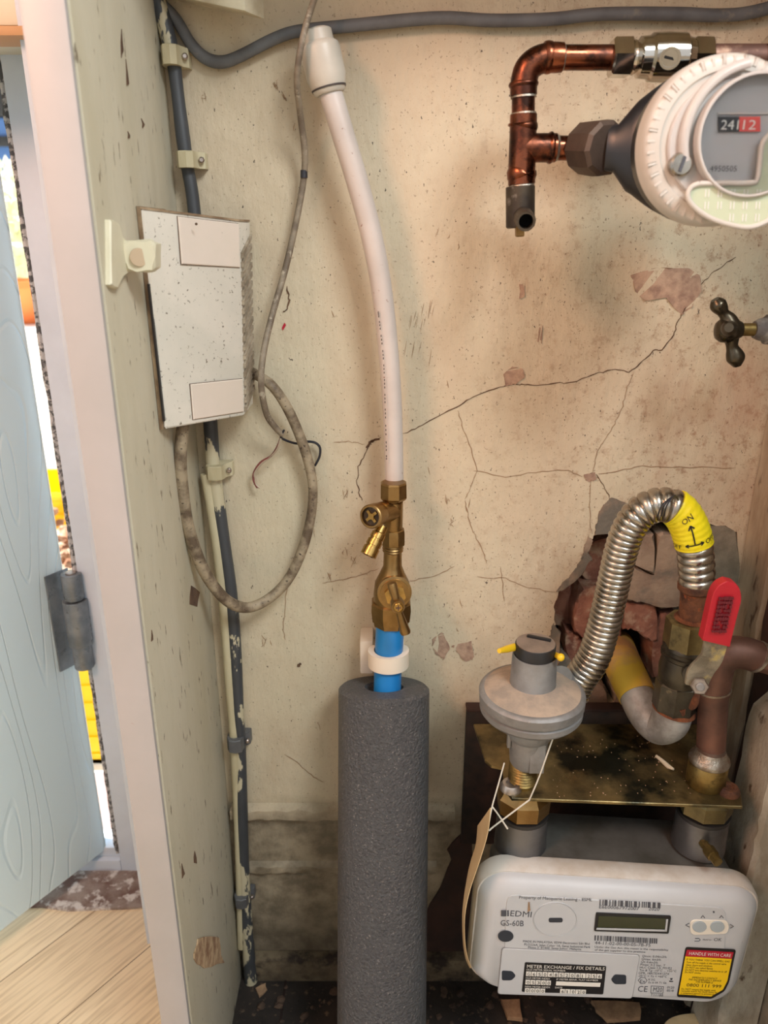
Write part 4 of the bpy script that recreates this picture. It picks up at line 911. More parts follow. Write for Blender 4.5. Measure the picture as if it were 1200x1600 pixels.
flatbar(b, cl, .0035); b.build('lever_arm', mat('crusted_lever', S(158, 150, 130), S(120, 112, 96), rough=.6, metal=.4, scale=50, bump=.6, col3=S(196, 176, 110), s3=30, lo3=.55, hi3=.65), t, smooth=30)
b = B(); flatbar(b, [(1119, 1006, VD-.064, 22), (1124, 985, VD-.066, 22), (1131, 955, VD-.068, 22.5), (1137, 932, VD-.069, 22), (1141, 918, VD-.070, 16), (1143, 910, VD-.070, 7)], .010); b.build('red_grip', M_red, t, label='red vinyl lever grip', smooth=30)
gp = Plane(P(1131, 955, VD-.068), V((1, 0, 0)), V((0, 0, 1)), V((0, -1, 0)))
b = B()
for i in range(9):
    v = 935+i*6.4; uc = 1136-(v-935)*.22
    for j in range(6):
        u = uc-11+j*3.9; 
        if random.random() < .9: b.obox(P(u, v, VD-.0705+(v-935)*.00005), V((.0009, 0, .0003)), V((0, .0006, 0)), V((-.0003, 0, random.uniform(.0008, .0018))))
b.build('worn_print', M_redmark, t, smooth=0)
b = B(); b.tubepx([(1090, 1084, VD-.046, 4), (1087, 1093, VD-.042, 5.5), (1084, 1101, VD-.036, 6), (1080, 1106, VD-.032, 4)], 4, 10); b.lathepx((1055, 1102, VD), (1053, 1109, VD), [(0, 30), (1, 33)], 32); b.build('rust_ring', M_rustb, t)

# yellow wrapped supply pipe and elbow
t = thing('gas_supply_pipe', P(1045, 1150, .66), 'yellow wrapped gas pipe coming out of the wall hole into a grey elbow', 'pipe')
b = B(); b.tubepx([(1052, 1104, VD, 29), (1050, 1118, VD, 29.5), (1044, 1130, .643, 29), (1028, 1134, .652, 28), (1010, 1116, .664, 27.5), (998, 1094, .676, 27), (988, 1072, .69, 26)], 8, 32); b.build('elbow', M_galv, t)
b = B(); b.tubepx([(996, 1088, .68, 29), (984, 1062, .70, 29), (972, 1036, .73, 29), (962, 1010, .80, 28)], 4, 32); b.build('yellow_wrapped_length', M_ypipe, t)
b = B(); b.tubepx([(1065, 1106, VD-.0165, 7), (1066, 1122, VD-.0155, 5), (1065, 1138, VD-.013, 1.5)], 5, 10); b.build('rust_run', M_rustb, t)

# copper gas pipe at right
GD = .625
t = thing('copper_gas_pipe', P(1106, 1225, GD), 'dull copper gas pipe with an elbow rising from the bracket at the right', 'pipe')
b = B(); b.tubepx([(1110, 1185, GD, 21.5), (1113, 1120, GD, 22), (1116, 1070, GD, 22.5)], 4, 28); b.tubepx([(1168, 1022, GD-.004, 23), (1260, 1046, GD-.015, 23)], 2, 28); b.build('pipe_run', M_copdull, t)
b = B(); b.tubepx([(1114, 1082, GD, 25), (1117, 1055, GD, 25.5), (1124, 1032, GD, 26), (1142, 1020, GD-.002, 26), (1166, 1021, GD-.004, 25.5), (1182, 1026, GD-.005, 25)], 6, 32); b.build('elbow', M_copdull, t)
b = B(); b.tubepx([(1181, 1025, GD-.006, 26), (1185, 1027, GD-.006, 26)], 2, 32); b.build('solder_ring', M_solder, t)
b = B(); b.tubepx([(1115, 1074, GD, 26), (1115, 1077, GD, 26)], 2, 32); b.build('solder_ring', M_solder, t)
PZt = .41
b = B(); b.vl(.3165, .62, [(PZt, .0175), (PZt+.002, .0185), (PZt+.026, .0185), (PZt+.0275, .0175)], 36); b.build('brass_union', M_brassold, t)
b = B(); b.vl(.3165, .62, [(PZt+.026, .0185), (PZt+.028, .0192), (PZt+.031, .0185), (PZt+.034, .016), (PZt+.040, .0138)], 36); b.build('solder_collar', M_solder, t)

# ================================================================== BRACKET
t = thing('meter_bracket', (.23, .66, PZt), 'grimy plated meter bracket bolted to the wall under the regulator', 'bracket')
b = B()
out = [(740, 1131), (1090, 1131), (1112, 1180), (1135, 1212), (1158, 1240), (1160, 1260), (800, 1247), (787, 1230), (786, 1200), (768, 1196), (758, 1188)]
b.prism([PZ(u, v, PZt) for u, v in out], (0, 0, -.003), .0005); b.build('top_plate', M_plate, t, smooth=20)
b = B()
x0 = PZ(740, 1131, PZt).x; x1 = PZ(1085, 1131, PZt).x
b.box((x0-.006, .735, .225), (x1+.03, .742, PZt+.004), .001); b.build('back_plate', M_bplate, t)
b = B(); b.box((x0-.006, .7335, PZt+.0035), (x1+.02, .7485, PZt+.007), .0008); b.build('top_flange', M_redbrown, t)
for (u, v, lab) in ((798, 1232, 0), (1138, 1238, 1)):
    c = PZ(u, v, PZt); kk = px(u, v, c.y); m = M_bolt if lab == 0 else M_rust
    b = B(); b.vl(c.x, c.y, [(PZt, 17*kk), (PZt+.003, 17*kk), (PZt+.007, 13*kk), (PZt+.007, 8*kk), (PZt+.005, 7*kk)], 24); b.build('bolt_head', m, t)
b = B()
for i in range(90):
    u = random.uniform(860, 1110); v = random.uniform(1150, 1245); c = PZ(u, v, PZt+.0003)
    b.obox(c, V((random.uniform(.0002, .0007), 0, 0)), V((0, random.uniform(.0002, .0006), 0)), V((0, 0, .0003)))
b.build('grit', M_chip, t, smooth=0, kind='stuff')
c = PZ(1036, 1190, PZt+.002); b = B(); b.tube([c+V((-.004, .009, 0)), c, c+V((.003, -.008, 0)), c+V((.006, -.013, .001))], [.0016, .0022, .0024, .0012], 8)
b.build('paint_flake', M_worm, origin=c, label='pale curled flake lying on the meter bracket', cat='flake')

# ================================================================== REGULATOR
RX, RY = .139, .62
t = thing('gas_regulator', (RX, RY, .43), 'grey cast gas regulator with a black cap standing on the bracket', 'gas regulator')
b = B(); b.vl(RX, RY, [(.494, .046), (.497, .0482), (.502, .0482), (.503, .0465), (.505, .0465), (.506, .049), (.5145, .0495), (.5165, .048), (.5175, .0455)], 64); b.build('diaphragm_flange', M_reg, t)
b = B(); b.vl(RX, RY, [(.5170, .0458), (.5215, .036), (.5245, .026), (.5255, .0215)], 64); b.build('domed_top', M_dust, t)
b = B(); b.vl(RX, RY, [(.5235, .0222), (.5265, .0212), (.553, .0205), (.555, .0202), (.555, .0190), (.552, .0190)], 40); b.build('neck', M_reg, t)
b = B(); b.vl(RX, RY, [(.550, .0186), (.5655, .0186), (.5665, .0180)], 40); b.build('black_cap', M_black, t)
b = B(); b.vl(RX, RY, [(.5663, .0178), (.5672, .0176)], 40); b.build('dusty_cap_top', M_dustcap, t)
c = V((RX+.004, RY+.006, .5685)); b = B(); b.obox(c, V((.010, -.0045, 0)), V((.0006, .0012, 0)), V((0, 0, .0012)), .0003); b.build('cap_slot_bar', M_black, t)
b = B(); b.vl(RX, RY, [(.434, .0150), (.437, .0165), (.466, .0195), (.468, .0215), (.472, .0225), (.486, .0240), (.490, .032), (.495, .044)], 40)
b.obox(V((RX+.006, RY-.0155, .452)), V((.007, 0, 0)), V((0, .003, 0)), V((0, 0, .016)), .0006); b.obox(V((RX-.020, RY-.006, .478)), V((.0015, 0, 0)), V((0, .003, 0)), V((0, 0, .020)), .0005); b.build('lower_body', M_reg, t)
b = B(); b.tubepx([(874, 1058, .64, 20), (890, 1085, .655, 24), (896, 1076, .655, 24)], 3, 20); b.build('hose_outlet', M_reg, t)
b = B(); b.tube([P(804, 1011, .622), P(793, 1014, .612), P(780, 1017, .602)], [.0036, .0034, .0022], 12); b.build('yellow_pin', M_ypin, t)
b = B(); A = P(876, 1027, .600); b.tube([P(862, 1020, .63), P(870, 1024, .612), A], [.0022, .0026, .003], 12); bmesh.ops.create_icosphere(b.bm, subdivisions=3, radius=.0036, matrix=Matrix.Translation(A)); b.build('yellow_pin', M_ypin, t)
b = B(); pr_ = [(PZt, .0125)]
for i in range(7): pr_ += [(PZt+.003+i*.0032, .0125), (PZt+.0046+i*.0032, .0140)]
b.vl(RX-.003, RY, pr_+[(PZt+.026, .012)], 28); b.build('brass_thread', M_brassold, t)

# union nuts under the bracket
for X, lab, m in ((.1385, 'brass hexagon union nut between the bracket and the left meter port', M_brass), (.3195, 'tarnished hexagon union nut between the bracket and the right meter port', M_olive)):
    b = B(); b.vl(X, .62, [(.379, .0235), (.381, .0262), (.398, .0270), (.4015, .0245), (.4068, .022)], 8, pi/8); o = b.build('union_nut', m, origin=(X, .62, .38), smooth=20, label=lab, cat='nut', group='union nuts on the gas meter ports')
    b = B(); b.vl(X, .62, [(.3745, .0258), (.3785, .0258)], 36); b.build('rubber_washer', M_black, o)

# ================================================================== GAS METER
TLm, TRm = P(748, 1372, .567), P(1206, 1401, .556)
ex = (TRm-TLm); GW = ex.length; ex.normalize()
nrm = V((ex.y, -ex.x, 0)).normalized(); ez = ex.cross(nrm); ez = ez if ez.z > 0 else -ez; nrm = -ex.cross(ez) if (-ex.cross(ez)).y < 0 else ex.cross(ez)
GH = .150; gc = TLm + ex*GW/2 - ez*GH/2
t = thing('gas_meter', gc - ez*GH/2, 'light grey smart gas meter with a display hanging under the bracket', 'gas meter')
def rr_loop(w_, h_, r, n=8):
    out = []
    for cx, cz, a0 in ((1, 1, 0), (-1, 1, 90), (-1, -1, 180), (1, -1, 270)):
        rr_ = r if cz > 0 or True else r
        for i in range(n+1):
            a = math.radians(a0+90*i/n); out.append((cx*(w_/2-rr_)+rr_*math.cos(a), cz*(h_/2-rr_)+rr_*math.sin(a)))
    return out
def rr_stack(b, loops, c0=None):
    R = []
    for w_, h_, r, d, dz in loops:
        R.append([b.bm.verts.new(gc + ex*x + ez*(z+dz) - nrm*d) for x, z in rr_loop(w_, h_, r)])
    b.skin(R)
b = B(); rr_stack(b, [(GW-.004, GH-.004, .028, .034, 0), (GW, GH, .030, .031, 0), (GW, GH, .030, .017, 0), (GW-.004, GH-.004, .028, .013, 0)]); b.build('rear_rim', M_gmd, t, smooth=40)
b = B(); rr_stack(b, [(GW-.006, GH-.006, .028, .0135, 0), (GW-.010, GH-.008, .027, .009, 0), (GW-.022, GH-.016, .024, .003, -.001), (GW-.034, GH-.024, .022, .0, -.003)]); b.build('front_cover', M_gm, t, smooth=40)
b = B(); rr_stack(b, [(GW-.030, GH-.006, .022, .030, 0), (GW-.036, GH-.006, .020, .060, 0), (GW-.09, GH-.010, .016, .100, 0)]); b.build('metal_case', M_gmback, t, smooth=35)
for X, nm in ((.1385, 'inlet_port'), (.3195, 'outlet_port')):
    b = B(); b.vl(X, .62, [(.335, .0262), (.350, .0255), (.374, .0250), (.376, .0235)], 40); b.build(nm, M_port, t)
b = B(); A = P(1098, 1316, .597); Bq = P(1122, 1348, .572); b.lathe(A, Bq, [(0, .0045), (.35, .0045), (.36, .0062), (.7, .0062), (.72, .0048), (1, .0048)], 8); b.build('test_nipple', M_brassold, t, smooth=20)
FP = Plane(gc, ex, ez, nrm)
# raised details
b = B(); FP.poly(b, rrect([(792, 1397), (1134, 1418), (1128, 1557), (786, 1552)], 14), eps=0, th=.0008, bev=.0003); b.build('raised_panel', M_gm, t, smooth=20)
FP = Plane(gc+nrm*.0008, ex, ez, nrm)
b = B(); FP.poly(b, rrect([(785, 1481), (999, 1492), (987, 1559), (778, 1552)], 5), eps=0, th=.0008, bev=.0002); b.build('battery_cover', M_gm, t, smooth=20)
b = B(); FP.poly(b, rrect([(784, 1480), (1000, 1491), (988, 1560), (777, 1553)], 5), eps=0, th=.0002); b.build('cover_seam', mat('seam_grey', S(132, 132, 134), rough=.6), t, smooth=0)
def ell(u, v, a, c, n=32): return [(u+a*math.cos(2*pi*i/n), v+c*math.sin(2*pi*i/n)) for i in range(n)]
b = B(); pts = [FP.p(u, v, .0002) for u, v in ell(867, 1436, 34, 26.5, 48)]; pts.append(pts[0]); b.tube(pts, .0005, 6, caps=False); b.build('port_ring', M_gm, t)
b = B(); FP.poly(b, ell(867, 1436, 33, 25.6, 40), th=.0005); b.build('optical_port', M_gm, t, smooth=0)
b = B(); FP.poly(b, rrect([(857, 1433), (879, 1433), (879, 1440), (857, 1440)], 3.2), eps=.0006); b.build('optical_slot', M_slot, t, smooth=0)
b = B(); FP.poly(b, ell(790, 1462, 12, 8.5), eps=.0001, th=.0008); b.build('dark_plug', M_slot, t, smooth=0)
b = B(); FP.poly(b, rrect([(784, 1515), (800, 1516), (806, 1523), (799, 1530), (784, 1530)], 3), eps=.0009); b.build('cover_latch', M_slot, t, smooth=0)
b = B(); FP.poly(b, rrect([(978, 1522), (978, 1536), (960, 1536), (954, 1529), (960, 1521)], 3), eps=.0009); b.build('cover_latch', M_slot, t, smooth=0)
b = B(); FP.poly(b, rrect([(931, 1425), (1048, 1430), (1044, 1457), (928, 1453)], 2), th=.0012); b.build('display_bezel', M_lblk, t, smooth=0)
b = B(); FP.poly(b, [(935, 1429), (1039, 1433), (1038, 1449.5), (933, 1446.5)], eps=.0014); b.build('display_screen', M_lcd, t, smooth=0)
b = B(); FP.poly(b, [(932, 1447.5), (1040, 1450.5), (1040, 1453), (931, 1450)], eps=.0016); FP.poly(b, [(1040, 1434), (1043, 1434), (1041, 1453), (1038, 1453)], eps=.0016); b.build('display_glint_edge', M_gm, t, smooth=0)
b = B(); FP.poly(b, rrect([(1078, 1436), (1138, 1437), (1138, 1458), (1078, 1460)], 9), th=.0008, bev=.0003); b.build('button_surround', mat('glossy_white_pad', S(224, 218, 206), rough=.25), t, smooth=20)
b = B(); FP.poly(b, ell(1092, 1446, 11, 8.5), eps=.001, th=.001, bev=.0003); FP.poly(b, ell(1120, 1446, 11, 8.5), eps=.001, th=.001, bev=.0003); b.build('button', M_btn, t, smooth=20)
# printing
def bars(b, u0, v0, u1, v1, h, n, seed, eps=.0003):
    rnd = random.Random(seed); x = 0; 
    seq = []
    while x < 1: w1 = rnd.choice([1, 1, 2, 3])/n; g = rnd.choice([1, 1, 2])/n; seq.append((x, min(x+w1, 1))); x += w1+g
    for a, c in seq:
        ua, va = u0+(u1-u0)*a, v0+(v1-v0)*a; uc, vc = u0+(u1-u0)*c, v0+(v1-v0)*c
        FP.poly(b, [(ua, va), (uc, vc), (uc-.4, vc+h), (ua-.4, va+h)], eps=eps, th=.0001)
b = B()
FP.text(b, 'Property of Macquarie Leasing - ESML', 811, 1404, 925, 1408, 5, bold=.002)
FP.text(b, 'EDMI', 797, 1431, 830, 1433, 9, bold=.004); FP.text(b, 'GS-60B', 782, 1446, 818, 1447, 9, bold=.003)
FP.poly(b, [(783, 1422), (791, 1422), (791, 1431), (783, 1431)])
for i in range(3): FP.poly(b, [(792.5, 1422+i*3.2), (795, 1422+i*3.2), (795, 1424.4+i*3.2), (792.5, 1424.4+i*3.2)])
FP.text(b, 'E6E00067972007', 936, 1419, 998, 1422, 5.5); FP.text(b, '2020', 1013, 1422, 1030, 1423, 5.5)
FP.text(b, '44-11-02-00-00-05-7B-F5', 929, 1475, 1016, 1479, 5)
FP.text(b, 'Under the Gas Act, this meter is the responsibility', 929, 1480.5, 1044, 1485.5, 3); FP.text(b, 'of the gas supplier to this premise', 929, 1485, 1008, 1488.5, 3)
FP.text(b, 'MADE IN MALAYSIA, EDMI Electronics Sdn Bhd', 817, 1472, 921, 1476, 3.4); FP.text(b, 'PLO226A, Jalan Cyber 1A, Senai Industrial Park', 819, 1477, 922, 1481, 3.4); FP.text(b, 'Phase 3, 81400, Senai Johor, Malaysia', 825, 1481.5, 908, 1484.5, 3.4)
for i, (s_, wd) in enumerate((('Qmin: 0.04m3/h', 38), ('Qmax: 6m3/h', 30), ('Qt: 0.6m3/h', 26), ('Pmax: 0.2 bar, T', 39), ('HLC Class 1.5, M1/E2', 50), ('Tm & Tg: -10°C ... +55°C', 58), ('GML 18ATEX4127X', 48), ('-25°C < Ta < +60°C', 45))):
    FP.text(b, s_, 1003-i*.9, 1495+i*4.4, 1003-i*.9+wd, 1496.6+i*4.4, 3.3)
FP.text(b, '0120', 1042, 1544, 1053, 1544.4, 3.6); FP.text(b, '0518', 1041.5, 1549, 1052, 1549.4, 3.6); FP.text(b, 'II 2G', 1013, 1531.5, 1023, 1532, 3); FP.text(b, 'Ex ib IIA T1 Gb', 1013, 1536, 1041, 1537, 3)
FP.text(b, 'CE', 996, 1549, 1011, 1549.5, 9, bold=.0); FP.text(b, 'M20', 1020, 1549, 1034, 1549.5, 7, bold=0); FP.text(b, 'T1118B', 1016, 1556, 1036, 1557, 4)
FP.text(b, 'Ex', 999.5, 1535, 1008, 1535.4, 5)
for q4 in ([(1017, 1540), (1037, 1541), (1037, 1541.6), (1017, 1540.6)], [(1016.4, 1550.6), (1036, 1551.4), (1036, 1552), (1016.4, 1551.2)], [(1017, 1540), (1017.7, 1540), (1017.1, 1551), (1016.4, 1551)], [(1036.3, 1541), (1037, 1541), (1036, 1552), (1035.4, 1552)],
           [(1045, 1532), (1052, 1532.4), (1051, 1534), (1046, 1534)], [(1047, 1528), (1051, 1528), (1050, 1531), (1047.6, 1531)]): FP.poly(b, q4, th=.0001)
hx = [FP.p(u, v, .0003) for u, v in ((997, 1531.5), (1001, 1527), (1007, 1527), (1011, 1531.5), (1007, 1536.5), (1001, 1536.5))]; hx.append(hx[0]); b.tube(hx, .00022, 4, caps=False)
FP.text(b, 'OK', 1115, 1470, 1127, 1470.4, 5, bold=.0); FP.text(b, 'Hold to', 1098, 1469, 1111, 1469.3, 2.5)
for pth in ([(1086, 1466), (1092, 1466), (1094, 1468), (1092, 1470), (1085, 1470)], [(1095, 1434), (1098, 1430), (1101, 1434)], [(1124, 1434), (1127, 1430), (1130, 1434)], [(1077, 1442), (1071, 1445), (1077, 1448)], [(1141, 1444), (1146, 1447), (1141, 1450)]):
    b.tube([FP.p(u, v, .0003) for u, v in pth], .00035, 4)
FP.poly(b, ell(1115, 1424.5, 1.4, 1.4, 10)); 
b.build('printed_lettering', M_inkg, t, smooth=0)
b = B(); bars(b, 937, 1405, 1032, 1410, 9, 62, 3); b.build('barcode', M_inkg, t, smooth=0)
b = B(); bars(b, 929, 1461, 1028, 1466, 8, 90, 5); b.build('barcode', M_inkg, t, smooth=0)
# black fix-details label
E2 = .0016
b = B(); FP.poly(b, rrect([(820, 1502), (947, 1508), (942, 1552), (815, 1548)], 2), eps=.0009, th=.0003); lb = b.build('details_label', M_lblk, t, label='black exchange details label', smooth=0)
b = B(); FP.text(b, 'METER EXCHANGE / FIX DETAILS', 823, 1510, 944, 1514, 5, eps=E2, bold=.004)
FP.text(b, 'OLD METER SERIAL NUMBER', 822, 1514, 883, 1516, 2.6, eps=E2); FP.text(b, 'OLD METER INDEX', 821, 1527, 859, 1528.4, 2.6, eps=E2); FP.text(b, 'IF METER BANK, FLAT NUMBER', 869, 1529, 934, 1531, 2.6, eps=E2)
FP.text(b, 'NEW METER INDEX', 820, 1540.4, 859, 1541.8, 2.6, eps=E2); FP.text(b, 'DATE', 867, 1542, 878, 1542.4, 2.6, eps=E2)
def cells(u0, v0, n, step, wd, ht, sl):
    for i in range(n): u = u0+i*step; v = v0+sl*i; FP.poly(b, [(u, v), (u+wd, v+.3), (u+wd-.5, v+ht+.3), (u-.5, v+ht)], eps=.00125, th=.0002)
cells(822, 1516, 14, 8.5, 7.6, 7, .3); cells(821, 1529, 5, 8.1, 7.2, 7, .3); cells(820, 1542, 4, 8.1, 7.2, 6.6, .3); cells(875, 1543.4, 5, 8.2, 7.4, 6.4, .3)
FP.poly(b, [(869, 1531.5), (938, 1534), (937, 1540), (868, 1537.6)], eps=.00125, th=.0002); b.build('label_print', M_lwht, lb, smooth=0)
b = B()
for i, ch in enumerate('G6504852081256'): FP.text(b, ch, 823.6+i*8.5, 1522+i*.3, 824.2+i*8.5+(0.6 if ch == '1' else 3.4), 1522+i*.3, 5, eps=.0018, bold=.008)
for i, ch in enumerate('05300'): FP.text(b, ch, 822.6+i*8.1, 1534.8+i*.3, 826.6+i*8.1, 1534.8+i*.3, 4.6, eps=.0018, bold=.008)
for i, ch in enumerate('0000'): FP.text(b, ch, 821.4+i*8.1, 1547.6+i*.3, 825.4+i*8.1, 1547.6+i*.3, 4.6, eps=.0018, bold=.008)
for i, ch in enumerate('61020'): FP.text(b, ch, 876.8+i*8.2, 1549+i*.3, 877.4+i*8.2+(0.6 if ch == '1' else 3.2), 1549+i*.3, 4.6, eps=.0018, bold=.008)
b.build('handwriting', M_ink, lb, smooth=0)
# warning label
wl = [(1071, 1479), (1150, 1483), (1139, 1534), (1132, 1548), (1112, 1560), (1057, 1557)]
b = B(); FP.poly(b, rrect(wl, 4), eps=.0003, th=.0002); wlab = b.build('warning_label', M_lblk, t, label='black edged yellow and red warning label', smooth=0)
b = B(); FP.poly(b, [(1073, 1483), (1146, 1487), (1143, 1497), (1070.5, 1493)], eps=.0006, th=.0001); b.build('red_band', M_lred, wlab, smooth=0)
b = B(); FP.poly(b, [(1070.5, 1493.5), (1143, 1497.5), (1136, 1532), (1129, 1545.5), (1111, 1556), (1060, 1553)], eps=.0006, th=.0001); b.build('yellow_field', M_lyel, wlab, smooth=0)
b = B(); FP.text(b, 'HANDLE WITH CARE', 1076, 1490.6, 1141, 1494.4, 5, eps=.0009, bold=.004); b.build('white_print', M_lwht, wlab, smooth=0)
b = B()
for s_, u0, v0, u1, v1, h in (('IF YOU THINK YOU CAN SMELL GAS', 1072, 1499, 1139, 1502.6, 2.8), ('Turn off the supply at the control valve', 1071.6, 1503.4, 1134, 1506.6, 2.8), ('Open doors and windows', 1071, 1507.6, 1112, 1509.6, 2.8), ('Do NOT use naked flames', 1070.4, 1511.4, 1113, 1513.6, 2.8), ('Do NOT turn electrical switches on or off', 1070, 1515.2, 1135, 1518.6, 2.8), ('Do NOT smoke', 1069.4, 1519, 1094, 1520.4, 2.8),
                                 ('IMMEDIATELY CONTACT', 1081, 1527.2, 1120, 1529.2, 2.6), ('THE GAS EMERGENCY SERVICE', 1075, 1530.4, 1126, 1532.8, 2.6), ('THE NUMBER IS', 1086, 1534, 1113, 1535.6, 2.6), ('0800 111 999', 1072, 1540, 1126, 1542.6, 5),
                                 ('Do NOT reopen the supply until', 1064, 1545, 1117, 1547.6, 2.6), ('remedial action has been taken by', 1063.4, 1548, 1120, 1550.6, 2.6), ('a competent person to prevent gas', 1063, 1551.2, 1117, 1553.6, 2.6), ('escaping again', 1062, 1553.8, 1087, 1555, 2.4)):
    FP.text(b, s_, u0, v0, u1, v1, h, eps=.0009, bold=.005)
b.build('black_print', M_ink, wlab, smooth=0)
b = B(); pts = [FP.p(u, v, -.002) for u, v in ell(1153, 1472, 7.5, 8.5, 28)]; pts.append(pts[0]); b.tube(pts, .0006, 6, caps=False); FP.text(b, 'M20', 1148, 1475, 1158, 1473, 4, eps=-.0012); b.build('round_seal', M_inkg, t)
b = B(); FP.poly(b, jag([(825, 1409), (828, 1409), (829, 1422), (824, 1424)], .6, 2), eps=.0004, th=.0004); b.build('glue_drip', M_chip, t, smooth=0)

# seal wire and tag
t = thing('seal_wire', P(800, 1260, .595), 'thin white seal wire looped round the regulator and bracket', 'wire')
b = B(); b.tubepx([(868, 1143, .585, 1.3), (858, 1170, .586, 1.3), (842, 1215, .587, 1.3), (827, 1250, .588, 1.3)], 4, 8); b.tubepx([(827, 1250, .588, 1.3), (800, 1270, .587, 1.3), (772, 1291, .583, 1.3), (764, 1298, .581, 1.3)], 4, 8); b.build('long_strand', M_string, t)
b = B(); b.tubepx([(788, 1192, .60, 1.2), (778, 1228, .594, 1.2), (769, 1260, .588, 1.2), (764, 1285, .582, 1.2)], 4, 8); b.tubepx([(769, 1260, .588, 1.3), (780, 1275, .586, 1.3), (793, 1295, .584, 1.5)], 4, 8); b.build('short_strand', M_string, t)
b = B(); rows = cat([(767, 1262, .575, 747, 1290), (763, 1300, .568, 744, 1320), (750, 1345, .558, 735, 1350), (735, 1390, .552, 727, 1392), (727, 1430, .55, 723, 1430), (727, 1470, .552, 724, 1470), (731, 1495, .556, 728, 1497), (737, 1512, .56, 735, 1513)], 5)
R = []
for (u, v, D, u2, v2) in rows:
    a = P(u, v, D); c = P(u2, v2, D+.045); R.append([b.bm.verts.new(x) for x in (a, c, c+V((-.0006, 0, 0)), a+V((-.0006, 0, 0)))])
b.skin(R); b.build('paper_tag', M_card, origin=P(730, 1430, .56), label='curved buff paper tag hanging edge-on at the left of the gas meter', cat='tag')

# ================================================================== DEBRIS
b = B()
for i in range(300):
    X = random.uniform(-.17, .32); Y = random.uniform(.52, .725); r = random.choice([.002, .003, .004, .006])
    if math.hypot(X+.0, Y-.58) < .06: continue
    b.blob((X, Y, r*.4), r, 1, .3, (1, 1, .5))
b.build('floor_rubble', M_debris, kind='stuff', label='dark crumbs and rubble strewn over the cupboard floor', cat='rubble', smooth=20)
def floor_bit(name, pts, th, m, lab, cat_, z=.002, group=None):
    q = [PZ(u, v, z+th) for u, v in jag(pts, 1.5, 2)]; b = B(); b.prism(q, (0, 0, -th), .0004); return b.build(name, m, origin=q[0], label=lab, cat=cat_, smooth=20, group=group)
floor_bit('wood_chip', [(783, 1562), (812, 1560), (816, 1590), (792, 1588)], .006, M_chip, 'brown splintered wood chip on the floor under the left of the gas meter', 'wood chip', .004)
floor_bit('torn_board_piece', [(925, 1562), (1000, 1566), (1002, 1590), (950, 1592), (932, 1578)], .006, M_chip, 'torn brown board piece on the floor below the middle of the gas meter', 'debris', .004)
floor_bit('plaster_crumb', [(704, 1510), (716, 1508), (715, 1518), (705, 1519)], .006, M_worm, 'small pale plaster crumb on the floor right of the foam tube', 'plaster crumb', .002)
floor_bit('paint_flake', [(400, 1542), (414, 1536), (416, 1546), (404, 1558)], .002, M_chip, 'brown paint flake on the floor left of the foam tube', 'flake', .002)
b = B(); b.tubepx([(452, 1544, .735, 1.6), (458, 1550, .733, 2.0), (455, 1553, .731, 1.8), (461, 1556, .729, 1.4)], 5, 8); b.build('paint_curl', M_worm, origin=P(456, 1552, .73), label='tiny white paint curl in front of the skirting left of the foam tube', cat='flake')
b = B(); top = cat([(1030, 1612), (1046, 1592), (1075, 1584), (1110, 1585), (1150, 1588), (1200, 1584), (1250, 1580)], 6)
pts = [PZ(u, v, .05) for u, v in top]; lowp = [p + V((0, -.05, -.01)) for p in pts]
R = []
for i, p in enumerate(pts): R.append([b.bm.verts.new(x) for x in (p, p+V((0, -.06, 0)), p+V((0, -.06, -.006)), p+V((0, 0, -.049)))])
b.skin(R); b.build('cream_board', M_paper, origin=pts[0], label='cream edged board lying on the floor at the bottom right', cat='board')

# ================================================================== OUTSIDE, through the door gap
b = B(); b.box((-8, .98, -.16), (1, 9, -.10)); b.build('floor_outside', M_ground, kind='structure')
b = B(); b.box((-.95, .985, -.10), (-.40, 1.26, -.09)); b.build('trim_10', M_rground, kind='structure', label='reddish paving just outside the door')
def crate(x0, y0, z0, w_, d_, h_, lab):
    t = thing('plastic_crate', (x0+w_/2, y0+d_/2, z0), lab, 'crate', 'yellow plastic crates outside')
    b = B(); b.box((x0, y0, z0), (x0+w_, y0+d_, z0+.01)); 
    for a, c in (((x0, y0), (x0+w_, y0+.006)), ((x0, y0+d_-.006), (x0+w_, y0+d_)), ((x0, y0), (x0+.006, y0+d_)), ((x0+w_-.006, y0), (x0+w_, y0+d_))): b.box((a[0], a[1], z0), (c[0], c[1], z0+h_))
    b.build('crate_body', M_ycrate, t)
    b = B()
    for i in range(6): z = z0+h_*(i+.6)/6; b.box((x0-.004, y0-.004, z-.002), (x0+w_+.004, y0+.004, z+.002)); b.box((x0+w_-.002, y0, z-.002), (x0+w_+.004, y0+d_, z+.002))
    b.build('crate_rib', M_ycrate, t)
crate(-.92, 1.30, -.10, .36, .25, .24, 'yellow ribbed crate just outside the door, seen below the hinge')
crate(-1.45, 2.60, -.10, .50, .3, .145, 'yellow crate further off outside, seen above the hinge')
b = B()
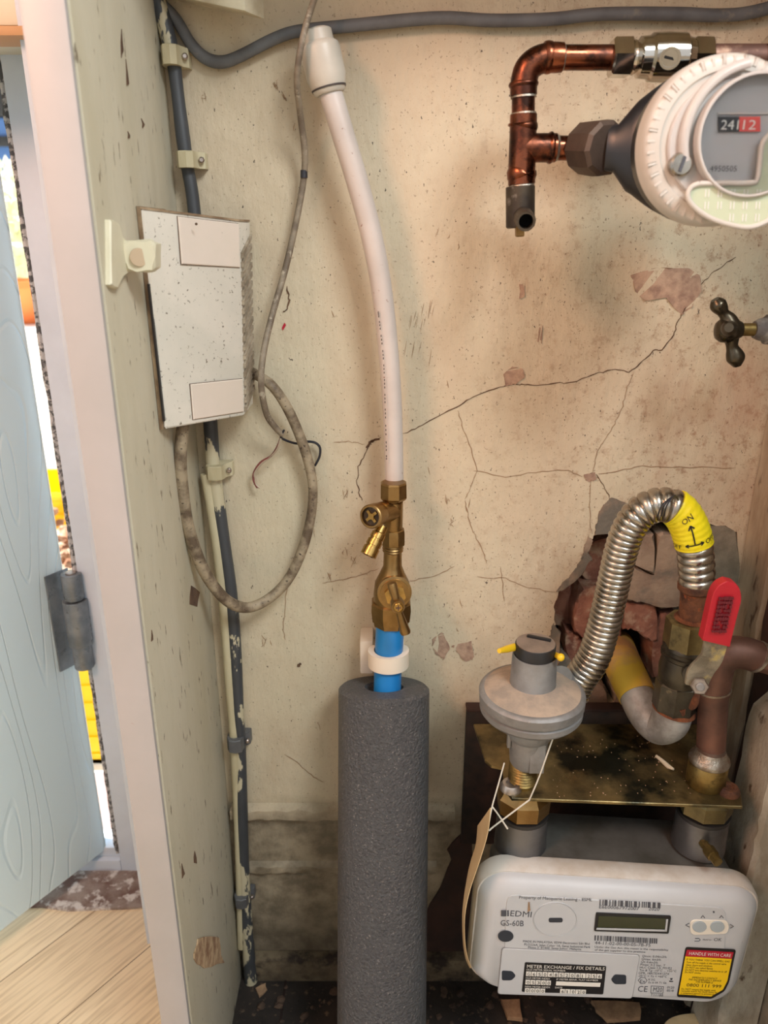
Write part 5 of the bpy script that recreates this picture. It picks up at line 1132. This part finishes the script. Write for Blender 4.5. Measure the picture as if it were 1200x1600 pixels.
for i in range(240): b.blob((random.uniform(-1.25, -.85), random.uniform(2.05, 2.55), -.10+random.uniform(0, .10)), random.uniform(.015, .035), 1, .3, (1, 1, .8))
b.build('stone_heap', M_grav, kind='stuff', label='heap of brown stones outside behind the nearer yellow crate', cat='stones', smooth=20)
c = P(44, 437, 3.6); b = B(); b.vl(c.x-.02, 3.6, [(c.z-.19, .05), (c.z-.14, .10), (c.z-.03, .15), (c.z-.03, .165), (c.z, .165), (c.z, .15), (c.z-.03, .14)], 32); b.build('flower_pot', M_pot, origin=(c.x, 3.6, c.z-.19), label='terracotta pot outside, seen through the gap beside the door', cat='pot')
b = B(); b.box((c.x-.6, 3.3, -.10), (c.x+.5, 3.9, c.z-.19), .01); b.build('white_plinth', M_ground, origin=(c.x, 3.6, -.10), label='white plinth under the terracotta pot outside', cat='plinth')
b = B(); hz_ = P(10, 250, 4.5).z
b.blob((c.x-.2, 4.65, hz_*.5), .5, 4, .03, (1.6, .7, hz_*.98))
for i in range(5000):
    p = V((c.x-.2+random.uniform(-.7, .7), 4.32+random.gauss(0, .06), random.uniform(0, hz_))); a = V((random.gauss(0, 1), random.gauss(0, 1), random.gauss(0, 1))).normalized(); o = a.orthogonal().normalized()
    s_ = random.uniform(.02, .045); f = [b.bm.verts.new(x) for x in (p-a*s_, p+o*s_*.4, p+a*s_, p-o*s_*.4)]; b.bm.faces.new(f)
b.build('shrub', M_leaf, origin=(c.x, 4.5, -.10), label='pale sunlit shrub outside, above the terracotta pot', cat='shrub', smooth=0)
c2 = P(6, 200, 5.5); t = thing('car_block', (c2.x-.3, 5.6, c2.z-.5), 'plain boxes standing in for a blue and dark car far outside at the left edge', 'car')  # plain boxes in place of a blue and dark car
b = B(); b.box((c2.x-.9, 5.4, -.10), (c2.x+.35, 5.9, c2.z+.05), .02); b.build('car_block_body', M_carblock, t)
b = B(); b.box((c2.x-.95, 5.38, c2.z+.05), (c2.x+.4, 5.95, c2.z+.22), .02); b.box((c2.x-.92, 5.37, c2.z-.12), (c2.x+.37, 5.40, c2.z-.06), .005); b.build('car_block_top', M_black, t)
